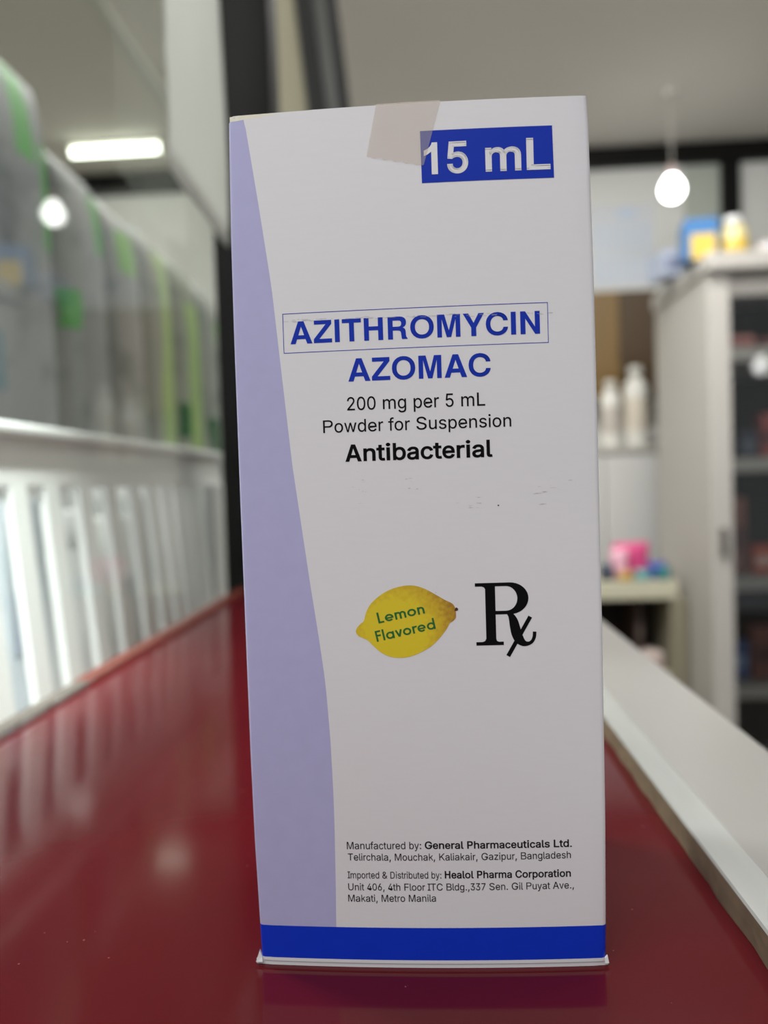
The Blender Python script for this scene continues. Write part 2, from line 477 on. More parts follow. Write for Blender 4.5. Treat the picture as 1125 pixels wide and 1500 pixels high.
# ------------------------------------------------------------------ the carton
GLYPHS = '''&448:197,-7 150,-2 110,12 78,34 54,62 39,96 34,133 37,163 47,189 63,213 85,235 140,279 216,335 237,352 255,375 260,389 262,405 258,427 245,445 226,457 201,461 184,459 168,453 155,444 145,431 139,416 137,399 139,380 145,363 169,327 204,284 438,0 364,0 171,231 121,293 102,319 87,344 78,370 75,398 79,430 91,458 109,481 134,499 165,510 200,513 235,510 266,499 290,482 308,459 320,433 324,404 322,382 315,362 305,342 291,325 256,293 154,217 128,195 110,174 100,154 97,131 100,108 109,87 124,70 143,57 166,49 193,46 223,50 251,59 278,75 301,95 321,121 336,151 346,186 349,224 408,224 405,180 397,144 385,115 371,92 345,62 333,47 305,23 271,7 234,-3
,188:38,-119 68,71 137,71 84,-119
.188:95,-4 78,-1 63,9 53,24 50,41 53,59 63,73 78,83 95,87 113,83 128,73 138,59 141,41 138,24 128,9 113,-1
0453:227,-7 174,1 130,24 95,62 69,113 57,155 50,202 48,254 50,306 57,353 69,395 95,447 130,484 174,508 227,516 279,508 323,484 358,447 384,395 396,353 403,306 405,254 403,202 396,155 384,113 359,62 323,24 279,1|227,50 261,56 290,74 313,103 330,144 340,194 344,254 340,314 330,365 313,405 290,435 261,453 227,460 192,453 163,435 140,405 123,365 113,314 109,254 113,194 123,144 140,103 163,74 192,56
1453:76,0 76,55 391,55 391,0|276,509 276,0 212,0 212,448 209,448 86,358 86,427 198,509
2453:64,0 64,47 234,229 282,282 299,305 311,327 318,348 320,371 317,397 308,419 293,436 273,449 250,457 224,460 196,457 172,447 153,433 139,413 130,390 127,362 66,362 71,405 86,442 111,473 143,496 182,511 225,516 268,511 306,497 337,474 361,445 376,411 381,372 378,345 371,318 357,290 336,259 267,180 153,60 153,57 389,57 389,0
3453:218,-7 173,-3 133,10 98,30 70,57 52,91 44,132 109,132 115,107 126,87 144,71 165,59 191,52 219,50 248,53 275,61 297,74 315,93 325,116 329,145 326,172 316,196 299,217 275,234 242,244 201,248 157,248 157,299 288,448 288,452 70,452 70,509 372,509 372,461 211,278 211,289 264,288 308,276 344,253 371,222 387,186 393,145 387,103 370,66 344,36 309,12 266,-2
4453:40,105 40,158 247,509 311,509 109,166 109,163 413,163 413,105|282,0 282,121 282,146 282,318 343,318 343,0
5453:221,-7 178,-2 140,11 108,32 83,60 66,93 60,130 122,130 127,108 138,89 154,73 173,60 196,52 221,50 250,53 276,64 298,82 314,104 324,131 328,162 324,193 314,221 297,244 275,262 248,273 218,277 192,275 167,268 145,258 128,246 67,253 96,509 366,509 366,452 151,452 134,301 136,301 155,315 178,325 203,331 229,334 263,330 294,321 321,306 345,285 364,260 379,231 388,199 391,163 385,117 369,76 343,41 309,15 268,-1
6453:226,-7 182,-1 142,15 109,40 84,74 69,115 64,162 68,199 80,239 102,285 137,340 252,509 322,509 151,261 145,261 154,275 165,288 179,299 196,307 214,312 235,314 278,309 316,295 346,271 370,240 384,201 389,157 384,112 368,73 343,39 310,14 271,-2|226,48 254,52 279,63 299,79 314,101 324,128 327,157 324,187 314,213 299,235 279,251 254,262 226,265 198,262 174,252 153,235 138,214 128,188 125,158 128,128 138,102 153,79 174,63 198,52
7453:97,0 323,448 323,452 62,452 62,509 391,509 391,449 165,0
:188:95,-4 78,-1 63,9 53,24 50,41 53,59 63,73 78,83 95,87 113,83 128,73 138,59 141,41 138,24 128,9 113,-1|95,271 78,274 63,284 53,299 50,316 53,334 63,349 78,359 95,362 113,359 128,349 138,334 141,316 138,299 128,284 113,274
A480:16,0 201,509 276,509 463,0 395,0 287,302 264,372 232,478 245,478 213,371 191,302 85,0|110,142 110,199 370,199 370,142
B456:60,0 60,509 241,509 289,504 329,491 359,469 381,442 394,410 398,374 395,344 387,320 373,301 356,286 336,275 315,267 315,262 339,257 363,245 385,227 402,203 414,173 418,136 413,100 400,67 377,39 344,18 301,4 247,0|125,57 245,57 296,63 330,80 349,105 355,137 352,161 342,184 327,203 306,218 279,228 248,231 125,231|125,285 238,285 265,288 288,296 308,309 323,326 333,348 336,372 330,403 313,429 283,446 240,452 125,452
C510:267,-7 205,1 150,25 104,63 70,115 53,157 44,203 40,254 44,305 53,352 70,393 104,445 150,484 205,508 267,516 305,513 340,504 373,490 402,471 427,447 448,418 463,385 473,348 408,348 401,373 389,395 375,413 357,428 337,440 315,449 292,454 267,456 223,450 184,432 150,403 125,364 109,314 103,254 109,194 125,145 151,105 184,76 223,59 267,53 292,55 315,60 337,69 357,81 375,96 389,114 401,136 408,160 473,160 463,124 448,91 428,62 402,38 373,19 341,5 305,-4
D502:219,0 96,0 96,57 215,57 272,63 318,81 354,110 379,149 394,198 399,255 394,312 379,361 354,399 320,428 275,446 221,452 93,452 93,509 225,509 273,505 315,495 353,478 399,441 433,391 449,351 458,306 462,255 458,205 449,159 433,119 398,68 351,31 312,14 268,3|125,509 125,0 60,0 60,509
F410:60,0 60,509 369,509 369,452 125,452 125,278 346,278 346,221 125,221 125,0
G520:269,-7 205,1 149,25 104,64 69,116 53,157 43,203 40,254 43,305 53,352 69,393 103,445 149,484 203,508 265,516 304,513 340,504 374,489 403,469 429,445 449,416 465,384 474,349 408,349 399,372 387,393 373,411 356,427 337,439 315,448 291,454 265,456 222,450 183,432 150,404 125,364 109,314 103,254 109,194 125,145 151,105 184,76 224,59 269,53 309,57 345,71 374,93 396,123 410,160 415,202 434,199 283,199 283,256 478,256 478,200 471,141 451,91 419,50 377,19 326,0
H517:60,0 60,509 125,509 125,289 392,289 392,509 457,509 457,0 392,0 392,232 125,232 125,0
I300:31,0 31,57 118,57 118,452 31,452 31,509 269,509 269,452 183,452 183,57 269,57 269,0
K467:104,145 104,216 139,261 174,303 212,344 364,509 448,509 231,276 228,276|60,0 60,509 125,509 125,334 124,225 125,193 125,0|372,0 188,259 228,309 449,0
L393:60,0 60,509 125,509 125,57 361,57 361,0
M628:60,0 60,509 152,509 277,187 287,159 299,123 311,84 322,49 307,49 318,83 330,121 342,158 352,187 476,509 568,509 568,0 504,0 504,291 504,327 505,369 506,413 507,457 513,457 498,409 482,363 467,322 456,291 342,0 286,0 170,291 159,321 145,361 129,408 112,457 119,457 120,416 121,372 122,328 122,291 122,0
N523:60,0 60,509 136,509 343,183 363,151 388,107 414,55 405,54 401,108 399,157 399,195 399,509 463,509 463,0 387,0 202,290 177,331 148,381 108,452 119,454 122,384 124,328 125,291 125,0
O533:267,-7 205,1 150,25 105,63 70,115 53,157 44,203 40,254 44,305 53,352 70,393 105,445 150,484 205,508 267,516 329,508 384,484 429,445 464,393 480,352 490,305 493,254 490,203 480,157 464,115 429,63 384,25 329,1|267,53 310,59 349,76 383,105 408,144 425,194 430,254 425,314 408,365 383,404 349,433 310,450 267,456 223,450 184,433 151,404 125,364 109,314 103,254 109,194 125,144 151,105 184,76 223,59
P445:60,0 60,509 235,509 289,503 332,487 366,462 390,430 404,391 409,348 404,304 390,265 366,233 332,207 289,191 235,186 109,186 109,242 233,242 269,246 297,256 318,272 333,294 342,319 344,348 342,376 333,402 318,423 297,439 268,449 232,452 125,452 125,0
R449:60,0 60,509 236,509 290,504 333,489 367,465 390,433 405,395 409,352 405,309 390,271 367,240 333,217 289,203 236,198 96,198 96,255 234,255 269,258 298,267 319,281 334,300 342,324 345,352 342,380 334,405 319,425 298,440 269,449 233,452 125,452 125,0|353,0 230,229 303,229 428,0
S447:224,-9 172,-4 128,9 91,31 64,60 46,96 38,137 104,137 110,110 123,88 142,71 166,59 194,52 224,49 257,52 286,60 311,74 329,92 341,114 346,139 342,161 332,179 316,193 296,205 245,222 184,239 128,260 86,289 60,326 52,372 58,413 75,448 102,476 138,498 180,511 227,516 275,511 316,498 351,476 377,449 394,415 401,378 337,378 326,412 302,437 267,453 225,459 194,456 167,448 145,435 129,418 118,398 115,376 119,352 131,334 148,319 169,308 212,293 264,279 312,264 336,252 359,238 379,220 395,198 405,171 408,139 403,99 386,64 360,34 323,11 278,-4
T449:32,452 32,509 417,509 417,452 257,452 257,0 193,0 193,452
U517:259,-8 203,-2 154,15 114,43 85,80 66,124 60,173 60,509 124,509 124,178 128,144 141,113 160,87 187,68 220,56 259,52 298,56 331,68 357,87 377,113 389,144 393,178 393,509 457,509 457,173 451,124 433,80 403,43 363,15 315,-2
Y472:203,0 203,208 16,509 91,509 192,344 222,292 250,230 224,230 251,293 280,344 381,509 455,509 268,208 268,0
Z438:42,0 42,46 273,385 306,431 341,476 348,454 285,452 223,452 40,452 40,509 397,509 397,462 169,129 134,81 97,33 90,54 152,57 214,57 399,57 399,0
a389:160,-9 126,-5 94,5 68,22 48,45 35,73 30,108 34,138 43,161 58,179 78,193 100,203 125,211 178,220 234,227 252,230 265,235 273,243 276,255 276,257 273,279 267,297 256,311 240,322 220,329 196,331 171,329 149,322 132,313 118,301 107,288 100,274 41,291 57,322 79,346 104,364 133,375 163,382 194,384 239,379 263,372 286,360 306,343 322,320 333,290 337,251 337,0 277,0 277,52 272,52 252,25 236,12 215,1 190,-6|170,45 202,49 228,59 248,74 263,93 272,115 276,138 276,190 259,182 231,176 200,171 175,168 134,159 117,150 103,139 95,124 92,105 94,87 102,72 114,61 130,52 149,47
b424:229,-8 198,-5 172,4 153,17 138,31 118,59 112,59 112,0 53,0 53,509 114,509 114,319 118,319 137,346 152,360 171,373 197,381 229,384 274,378 313,361 345,332 370,293 385,245 390,189 385,133 370,84 346,45 313,16 274,-2|220,47 253,51 279,66 301,88 316,117 325,151 328,189 325,227 316,261 301,290 280,311 253,325 220,330 188,325 161,312 140,291 125,263 116,229 113,189 116,150 125,115 140,86 162,65 188,51
c396:207,-8 159,-2 117,16 82,46 56,85 40,133 34,187 40,243 56,291 82,330 117,360 159,378 207,384 234,383 260,377 284,368 305,356 324,341 340,322 353,301 362,277 303,262 290,289 270,311 242,325 207,330 173,325 145,310 124,287 108,258 99,224 96,187 99,151 108,117 124,89 145,66 173,51 207,46 243,52 271,66 292,89 304,117 363,102 354,78 341,56 325,37 306,21 285,9 261,-1 235,-6
d424:195,-8 151,-2 111,16 79,45 55,84 39,133 34,189 39,245 55,293 79,332 112,361 151,378 196,384 228,381 253,373 272,360 287,346 306,319 311,319 311,509 372,509 372,0 313,0 313,59 307,59 287,31 272,17 252,4 227,-5|205,47 236,51 263,65 284,86 299,115 309,150 312,189 309,229 300,263 284,291 263,312 237,325 205,330 172,325 145,311 124,290 108,261 99,227 96,189 99,151 109,117 124,88 145,66 172,51
e404:212,-8 161,-2 117,16 82,46 56,85 40,132 34,187 39,242 55,290 81,329 115,359 157,378 205,384 236,382 266,374 294,361 319,341 341,315 357,282 368,242 371,194 371,169 75,169 75,221 338,221 310,202 307,237 298,269 283,294 263,314 237,326 205,330 173,326 146,313 125,294 109,270 99,241 96,211 96,178 100,139 110,106 128,80 151,61 179,50 212,46 234,48 254,53 271,61 285,73 297,88 306,105 365,91 353,63 335,39 311,19 283,4 249,-5
f254:228,379 228,327 6,327 6,379|81,0 81,432 84,461 96,486 113,505 135,519 161,527 187,530 222,527 243,521 227,468 215,472 195,474 171,470 154,460 145,443 142,419 142,0
g425:207,-151 168,-148 134,-140 105,-127 82,-110 64,-91 51,-69 101,-41 122,-66 136,-78 154,-88 178,-95 207,-97 249,-92 282,-75 304,-47 311,-6 311,68 306,68 287,41 272,28 252,16 227,8 195,5 152,10 113,27 80,53 55,90 39,136 34,191 39,246 55,293 80,332 112,361 152,378 196,384 228,382 253,373 273,360 288,346 308,319 313,319 313,379 372,379 372,-9 367,-54 350,-90 324,-117 291,-136 251,-147|205,59 237,63 264,75 285,95 300,121 309,154 312,193 309,231 300,264 285,291 264,312 237,325 205,330 172,325 145,312 124,290 109,262 99,229 96,193 99,155 109,123 124,96 145,76 172,63
h410:114,227 114,0 53,0 53,509 114,509 114,287 102,287 124,332 152,362 187,379 227,384 264,380 295,369 321,349 341,321 353,285 357,240 357,0 296,0 296,235 290,275 273,304 246,323 210,329 184,326 161,317 141,303 126,283 117,257
i167:53,0 53,379 114,379 114,0|84,443 67,446 54,455 44,468 41,483 44,499 54,512 67,521 84,524 100,521 114,512 123,499 126,483 123,468 114,455 100,446
k381:110,137 110,212 121,212 284,379 360,379 184,199 177,199|53,0 53,509 114,509 114,0|294,0 148,186 191,229 372,0
l189:139,-2 101,3 74,20 58,47 53,84 53,509 114,509 114,99 115,77 120,62 130,54 146,52 160,53 170,54 181,3 162,-1
m610:53,0 53,379 112,379 112,295 108,295 118,323 132,346 151,363 172,376 195,384 219,386 257,380 287,361 309,331 321,295 312,295 322,321 337,343 357,361 381,375 407,383 437,386 468,383 497,372 522,354 541,328 553,296 557,255 557,0 496,0 496,254 490,289 473,313 447,326 419,330 395,328 374,320 358,307 345,290 338,270 335,247 335,0 274,0 274,260 269,288 253,311 229,326 199,330 178,328 158,320 140,307 126,289 117,266 114,238 114,0
n410:114,227 114,0 53,0 53,379 112,379 112,287 102,287 124,332 152,362 187,379 227,384 264,380 295,369 321,349 341,321 353,285 357,240 357,0 296,0 296,235 290,275 273,304 246,323 210,329 184,326 161,317 141,303 126,283 117,257
o415:207,-8 159,-2 117,16 82,46 56,85 40,133 34,187 40,243 56,291 82,330 117,360 159,378 207,384 256,378 299,360 333,330 359,291 376,243 381,187 376,133 359,85 333,46 299,16 256,-2|207,46 242,51 270,66 292,89 307,117 316,151 319,187 316,224 307,258 292,287 270,310 242,325 207,330 173,325 145,310 124,287 108,258 99,224 96,187 99,151 108,117 124,89 145,66 173,51
p424:53,-143 53,379 112,379 112,319 118,319 137,346 152,360 171,373 197,381 229,384 274,378 313,361 345,332 370,293 385,245 390,189 385,133 370,84 346,45 313,16 274,-2 229,-8 198,-5 173,4 153,17 138,31 118,59 114,59 114,-143|220,47 253,51 279,66 301,88 316,117 325,151 328,189 325,227 316,261 301,290 280,311 253,325 220,330 188,325 161,312 140,291 125,263 116,229 113,189 116,150 125,115 140,86 162,65 188,51
r259:53,0 53,379 112,379 112,321 115,321 130,347 152,367 181,380 213,385 229,384 243,384 243,322 230,324 207,326 182,323 159,315 140,301 126,284 117,262 114,237 114,0
s365:182,-8 145,-5 112,3 84,18 62,38 45,63 36,94 94,107 105,79 124,60 150,49 181,45 217,50 244,62 262,81 268,103 265,121 254,136 237,147 212,155 149,170 104,186 72,208 53,237 47,274 51,305 65,332 87,354 115,370 149,381 187,384 223,381 254,372 279,358 299,339 314,316 324,290 268,277 258,298 243,316 219,328 187,333 156,329 131,317 114,299 109,277 112,258 124,243 144,232 172,223 229,209 275,194 306,171 325,142 331,107 326,75 312,47 290,24 260,6 223,-5
t227:204,379 204,327 6,327 6,379|65,471 126,471 126,98 128,76 136,61 150,53 170,50 185,51 202,54 213,2 192,-3 168,-4 125,2 92,21 72,52 65,93
u410:182,-5 146,-1 115,11 89,31 69,59 57,95 53,139 53,379 114,379 114,144 119,105 137,75 164,56 200,50 226,53 249,62 268,77 283,97 293,122 296,153 296,379 357,379 357,0 298,0 298,92 307,92 286,47 257,17 222,0
v389:163,0 17,379 84,379 165,155 187,87 206,21 184,21 203,87 224,155 305,379 371,379 226,0
w567:138,0 23,379 87,379 133,214 154,137 175,41 165,41 186,135 206,214 252,379 316,379 362,214 382,136 402,41 391,41 413,135 434,214 480,379 545,379 429,0 368,0 319,172 305,225 291,280 277,338 291,338 277,280 263,225 248,172 199,0
y389:47,-139 61,-86 71,-87 88,-90 104,-89 118,-84 130,-74 141,-58 151,-36 163,-1 17,379 84,379 165,155 187,87 206,21 184,21 202,87 224,155 305,379 371,379 204,-58 191,-85 177,-107 159,-124 139,-136 117,-143 91,-145 65,-143
z380:42,0 42,46 254,320 254,323 48,323 48,379 333,379 333,331 126,60 126,56 339,56 339,0'''
FONT = {}
for ln in GLYPHS.split('\n'):
    a, s = ln[1:].split(':', 1)
    FONT[ln[0]] = (int(a), [[tuple(int(v) for v in p.split(',')) for p in l.split(' ')] for l in s.split('|')])
HR = dict(zip('abcdefghiklmnoprstuvwyz', (556, 556, 500, 556, 556, 278, 556, 556, 222, 500, 222, 833, 556, 556, 556, 333, 500, 278, 556, 500, 722, 500, 500)))
HR.update({'j': 222, ' ': 278, '.': 278, ',': 278, ':': 278, '&': 667, 'A': 667, 'B': 667, 'D': 722, 'F': 611, 'C': 722, 'G': 778, 'H': 722, 'I': 278, 'K': 667, 'L': 556, 'M': 833, 'P': 667, 'S': 667, 'T': 611, 'U': 722})
HR.update({d: 556 for d in '0123456789'})
HB = dict(zip('abcdefghiklmnoprstuvwyz', (556, 611, 556, 611, 556, 333, 611, 611, 278, 556, 278, 889, 611, 611, 611, 389, 556, 333, 611, 556, 778, 556, 500)))
HB.update({' ': 278, '.': 278, 'A': 722, 'C': 722, 'G': 778, 'H': 722, 'I': 278, 'L': 611, 'M': 833, 'N': 722, 'O': 778, 'P': 667, 'R': 722, 'T': 611, 'Y': 667, 'Z': 611, '1': 556, '5': 556})
K7 = 509 / 718.0
BOLD_OWN = {
    'A': (722, '20,0 276,718 446,718 702,0 540,0 489,150 228,150 180,0|270,274 360,552 450,274'),
    'Z': (611, '25,0 25,125 402,590 42,590 42,718 577,718 577,593 202,128 587,128 587,0'),
    'I': (278, '64,0 64,718 214,718 214,0'),
    'T': (611, '14,718 597,718 597,590 380,590 380,0 230,0 230,590 14,590'),
    'H': (722, '71,0 71,718 221,718 221,443 501,443 501,718 651,718 651,0 501,0 501,318 221,318 221,0'),
    'M': (833, '69,0 69,718 290,718 418,215 544,718 765,718 765,0 626,0 626,570 483,0 350,0 208,570 208,0'),
    'Y': (667, '15,718 180,718 334,420 486,718 652,718 408,272 408,0 258,0 258,272'),
    'N': (722, '69,0 69,718 216,718 504,230 504,718 654,718 654,0 507,0 219,488 219,0'),
    '1': (556, '393,0 256,0 256,517 222,488 181,460 137,436 92,420 92,543 139,561 188,591 230,630 258,674 272,719 393,719'),
    'P': (667, '76,0 76,718 400,718 490,708 560,672 605,605 622,510 610,410 570,330 500,280 410,262 226,262 226,0|226,384 370,384 430,396 462,432 474,492 462,550 430,584 370,596 226,596'),
    'R': (722, '76,0 76,718 430,718 510,708 580,672 622,615 636,535 624,462 590,405 530,366 580,338 608,292 616,225 620,130 630,70 666,24 666,0 505,0 488,40 482,110 476,190 462,240 430,268 375,278 226,278 226,0|226,400 226,594 390,594 444,586 476,556 486,500 476,440 444,408 390,400')}
REG_OWN = {
    'D': (722, '89,0 89,718 345,718 450,705 540,655 600,570 628,470 634,365 625,255 590,150 530,65 445,15 345,0|185,83 185,635 330,635 390,630 450,605 500,545 530,460 539,365 537,300 520,215 480,140 420,98 330,83'),
    'B': (667, '73,0 73,718 395,718 480,706 545,665 582,600 588,540 575,470 540,420 480,385 550,360 600,310 625,245 628,200 615,120 570,55 500,15 420,0|168,82 168,333 390,333 440,328 490,305 525,260 534,205 532,170 510,125 470,95 400,82|168,415 168,636 350,636 400,634 450,618 485,580 493,520 478,465 440,428 370,415'),
    'A': (667, '14,0 280,718 380,718 654,0 548,0 470,216 195,216 120,0|222,297 332,608 442,297'),
    'M': (833, '73,0 73,718 213,718 418,120 618,718 761,718 761,0 666,0 666,600 462,0 369,0 168,600 168,0'),
    'K': (667, '76,0 76,718 170,718 170,362 524,718 652,718 354,424 663,0 549,0 285,356 170,243 170,0'),
    'P': (667, '86,0 86,718 410,718 500,700 570,655 610,590 622,510 610,432 572,366 505,320 420,305 182,305 182,0|182,386 385,386 450,398 500,432 522,480 526,512 518,560 490,604 445,632 385,638 182,638'),
    'k': (500, '67,0 67,718 150,718 150,304 376,523 482,523 292,344 501,0 398,0 228,282 150,208 150,0')}
for D in (BOLD_OWN, REG_OWN):
    for ch, (w_, t_) in D.items():
        D[ch] = [[tuple(int(v) / 718.0 for v in p.split(',')) for p in l.split(' ')] for l in t_.split('|')]


def bold_glyph(ch, d):
    """regular glyph plus a stroke along its outline: list of loop groups, height kept"""
    ls = FONT[ch][1]
    groups = [ls]
    hexa = [(d * math.cos(math.pi * i / 4), d * math.sin(math.pi * i / 4)) for i in range(8)]
    for l in ls:
        for i in range(len(l)):
            p, q = Vector(l[i - 1]), Vector(l[i])
            if (q - p).length < 0.5: continue
            t = (q - p).normalized() * d
            groups.append([[(p.x - t.y, p.y + t.x), (p.x + t.y, p.y - t.x), (q.x + t.y, q.y - t.x), (q.x - t.y, q.y + t.x)]])
            u, w = (p - Vector(l[i - 2])), (q - p)
            ang = abs(u.angle(w, 0.0))
            if ang < 1.0: groups.append([[(p.x + a_, p.y + b_) for a_, b_ in hexa]])
            else: groups.append([[(p.x - d, p.y - d), (p.x + d, p.y - d), (p.x + d, p.y + d), (p.x - d, p.y + d)]])
    ys = [p[1] for l in ls for p in l]
    y0, y1 = min(ys), max(ys)
    return [[[(x, y0 + (y - y0 + d) / (y1 - y0 + 2 * d) * (y1 - y0)) for x, y in l] for l in g] for g in groups]


def convex(l):
    sg = 0
    for i in range(len(l)):
        (ax, ay), (bx, by), (cx, cy) = l[i - 2], l[i - 1], l[i]
        c = (bx - ax) * (cy - by) - (by - ay) * (cx - bx)
        if abs(c) < 1e-12: continue
        if sg * c < 0: return False
        sg = c
    return True


def text_loops(s, bold=False):
    """glyph groups laid out with grotesque advance widths, cap height = 1"""
    W = HB if bold else HR
    x = 0.0
    groups = []
    for ch in s:
        adv = W.get(ch, 556) / 718.0
        own = BOLD_OWN if bold else REG_OWN
        if ch in own:
            groups.append([[(x + px, py) for px, py in l] for l in own[ch]])
        elif ch != ' ':
            gs = bold_glyph(ch, 17) if bold else bold_glyph(ch, 3.5)
            a = FONT[ch][0] / 509.0
            k = min(1.12, max(0.9, adv / a))
            off = (adv - a * k) / 2
            groups += [[[(x + off + px / 509.0 * k, py / 509.0) for px, py in l] for l in ls] for ls in gs]
        x += adv
    return groups


def fit(groups, a, b, cap):
    """place the lettering so that its ink runs from a to b (mm on the face) with the given capital height"""
    xs = [p[0] for g in groups for l in g for p in l]
    x0, x1 = min(xs), max(xs)
    d = Vector(b) - Vector(a)
    ang = math.atan2(d.y, d.x)
    k = d.length / (x1 - x0)
    ca, sa = math.cos(ang), math.sin(ang)
    return [[[(a[0] + (px - x0) * k * ca - py * cap * sa, a[1] + (px - x0) * k * sa + py * cap * ca) for px, py in l] for l in g] for g in groups]


BULGE = 0.8


def face_y(x):
    return -BULGE * max(0.0, 1 - (x / 26.0) ** 2)


def print_mesh(name, groups, m, parent, lift=0.03, cut=0):
    """flat print: every glyph group is filled with its holes, then laid on the bowed front"""
    cu = bpy.data.curves.new(name, 'CURVE')
    cu.dimensions = '2D'
    cu.fill_mode = 'BOTH'
    tmp = bpy.data.objects.new(name + '_outline', cu)
    COL.objects.link(tmp)
    vs, fs = [], []
    for g in groups:
        if len(g) == 1 and len(g[0]) <= 8 and convex(g[0]):
            fs.append(tuple(range(len(vs), len(vs) + len(g[0]))))
            vs.extend(g[0])
            continue
        cu.splines.clear()
        for l in g:
            sp = cu.splines.new('POLY')
            sp.points.add(len(l) - 1)
            for q, p in zip(sp.points, l): q.co = (p[0], p[1], 0, 1)
            sp.use_cyclic_u = True
        tm = tmp.to_mesh()
        b0 = len(vs)
        vs.extend((v.co.x, v.co.y) for v in tm.vertices)
        fs.extend(tuple(b0 + i for i in p.vertices) for p in tm.polygons)
        tmp.to_mesh_clear()
    bpy.data.objects.remove(tmp)
    bpy.data.curves.remove(cu)
    bm = bmesh.new()
    bv = [bm.verts.new((x, 0, z)) for x, z in vs]
    for f in fs:
        try: bm.faces.new([bv[i] for i in f])
        except ValueError: pass
    if cut:
        xa, xb = min(v[0] for v in vs), max(v[0] for v in vs)
        for i in range(1, cut):
            bmesh.ops.bisect_plane(bm, geom=bm.verts[:] + bm.edges[:] + bm.faces[:], plane_co=(xa + (xb - xa) * i / cut, 0, 0), plane_no=(1, 0, 0))
    for v in bm.verts: v.co = Vector((v.co.x * MM, (face_y(v.co.x) - lift) * MM, v.co.z * MM))
    bm.normal_update()
    for f in bm.faces:
        if f.normal.y > 0: f.normal_flip()
    me = bpy.data.meshes.new(name)
    bm.to_mesh(me)
    bm.free()
    return link(name, me, m, parent)


def strip_mesh(name, quad, m, parent, lift, nx=24, nz=2):
    """four corner print area (tl, tr, br, bl) following the bowed front"""
    tl, tr, br, bl = (Vector(p) for p in quad)
    vs, fs = [], []
    for j in range(nz + 1):
        for i in range(nx + 1):
            s, t = i / nx, j / nz
            p = (bl * (1 - s) + br * s) * (1 - t) + (tl * (1 - s) + tr * s) * t
            vs.append((p.x * MM, (face_y(p.x) - lift) * MM, p.y * MM))
    for j in range(nz):
        for i in range(nx):
            k = j * (nx + 1) + i
            fs.append((k, k + 1, k + nx + 2, k + nx + 1))
    me = bpy.data.meshes.new(name)
    me.from_pydata(vs, [], fs)
    return link(name, me, m, parent)


def interp(tab, z):
    if z <= tab[0][0]: return tab[0][1]
    for (a, va), (b, vb) in zip(tab, tab[1:]):
        if z <= b: return va + (vb - va) * (z - a) / (b - a)
    return tab[-1][1]


LEFT = [(0.6, -25.78), (1.2, -25.8), (6.2, -25.9), (19, -26.25), (32, -26.4), (70, -26.5), (95, -26.5), (109, -26.4), (127, -26.05)]
RIGHT = [(0.6, 25.95), (1.2, 26.0), (6.2, 26.15), (22, 26.4), (48, 26.55), (82, 26.5), (103, 26.4), (123, 26.1), (127, 25.9)]
LILAC = [(6.2, -14.08), (12, -13.95), (22.7, -13.8), (27.8, -13.84), (35, -14.0), (43.3, -14.45), (50.4, -15.25), (58.6, -16.3), (67.7, -17.35), (75.9, -18.3), (102, -20.45), (114, -21.95), (127, -23.7)]
M_board = mat('coated white board', (232, 230, 233), 0.42, 0.45, noise=0.018, nscale=260, stretch=(1, 1, 6))
M_lilac = mat('lilac print', (184, 182, 222), 0.42, 0.45, noise=0.05, nscale=420)
M_band = mat('blue band print', (12, 54, 200), 0.45, 0.25, noise=0.06, nscale=420)
M_blue = mat('blue ink', (12, 50, 176), 0.5, 0.22, noise=0.04, nscale=300)
M_black_ink = mat('black ink', (8, 7, 9), 0.5, 0.12, noise=0.1, nscale=300)
M_grey_ink = mat('thin grey black ink', (30, 27, 30), 0.5, 0.15, noise=0.1, nscale=300)
M_inside = mat('cream board inside', (238, 234, 216), 0.7, 0.2, noise=0.04, nscale=200)
M_knock = mat('unprinted board', (236, 234, 236), 0.42, 0.45, noise=0.015, nscale=260)

H = 126.95
DEPTH = 46.0
carton = thing('medicine_carton', 'white and lilac medicine carton with blue band standing on the red counter', 'carton', (0, 0, 0))


def top_edge(x):
    return H - 0.75 * max(0.0, min(1.0, (-14.0 - x) / 11.0)) ** 1.3


def body_section(z, ztop=None):
    xl, xr, e, rc = interp(LEFT, z), interp(RIGHT, z), interp(LILAC, max(z, 6.2)), 0.7
    pts = []                                                   # (x, y, matindex of the face that starts here)
    for q in (0.75, 0.5, 0.25): pts.append((xl, DEPTH * q, 1))  # left side from back to front
    for k in range(6):
        a = math.pi / 2 * k / 5
        pts.append((xl + rc - rc * math.cos(a), rc - rc * math.sin(a), 1))
    a0, b0 = xl + rc, xr - rc
    for k in range(1, 9): pts.append((a0 + (e - a0) * k / 8, None, 1 if k < 8 else 0))
    for k in range(1, 25): pts.append((e + (b0 - e) * k / 24, None, 0))
    for k in range(1, 6):
        a = math.pi / 2 * k / 5
        pts.append((b0 + rc * math.sin(a), rc - rc * math.cos(a), 0))
    for q in (0.25, 0.5, 0.75, 1.0): pts.append((xr, DEPTH * q, 0))
    for k in (1, 2, 3, 4): pts.append((xr + (xl - xr) * k / 4, DEPTH, 0))
    out = []
    for x, y, mi in pts:
        if y is None: y = face_y(x) * min(1, (x - xl) / 1.4) if x < 0 else face_y(x) * min(1, (xr - x) / 1.4)
        out.append((x, y, mi))
    return out


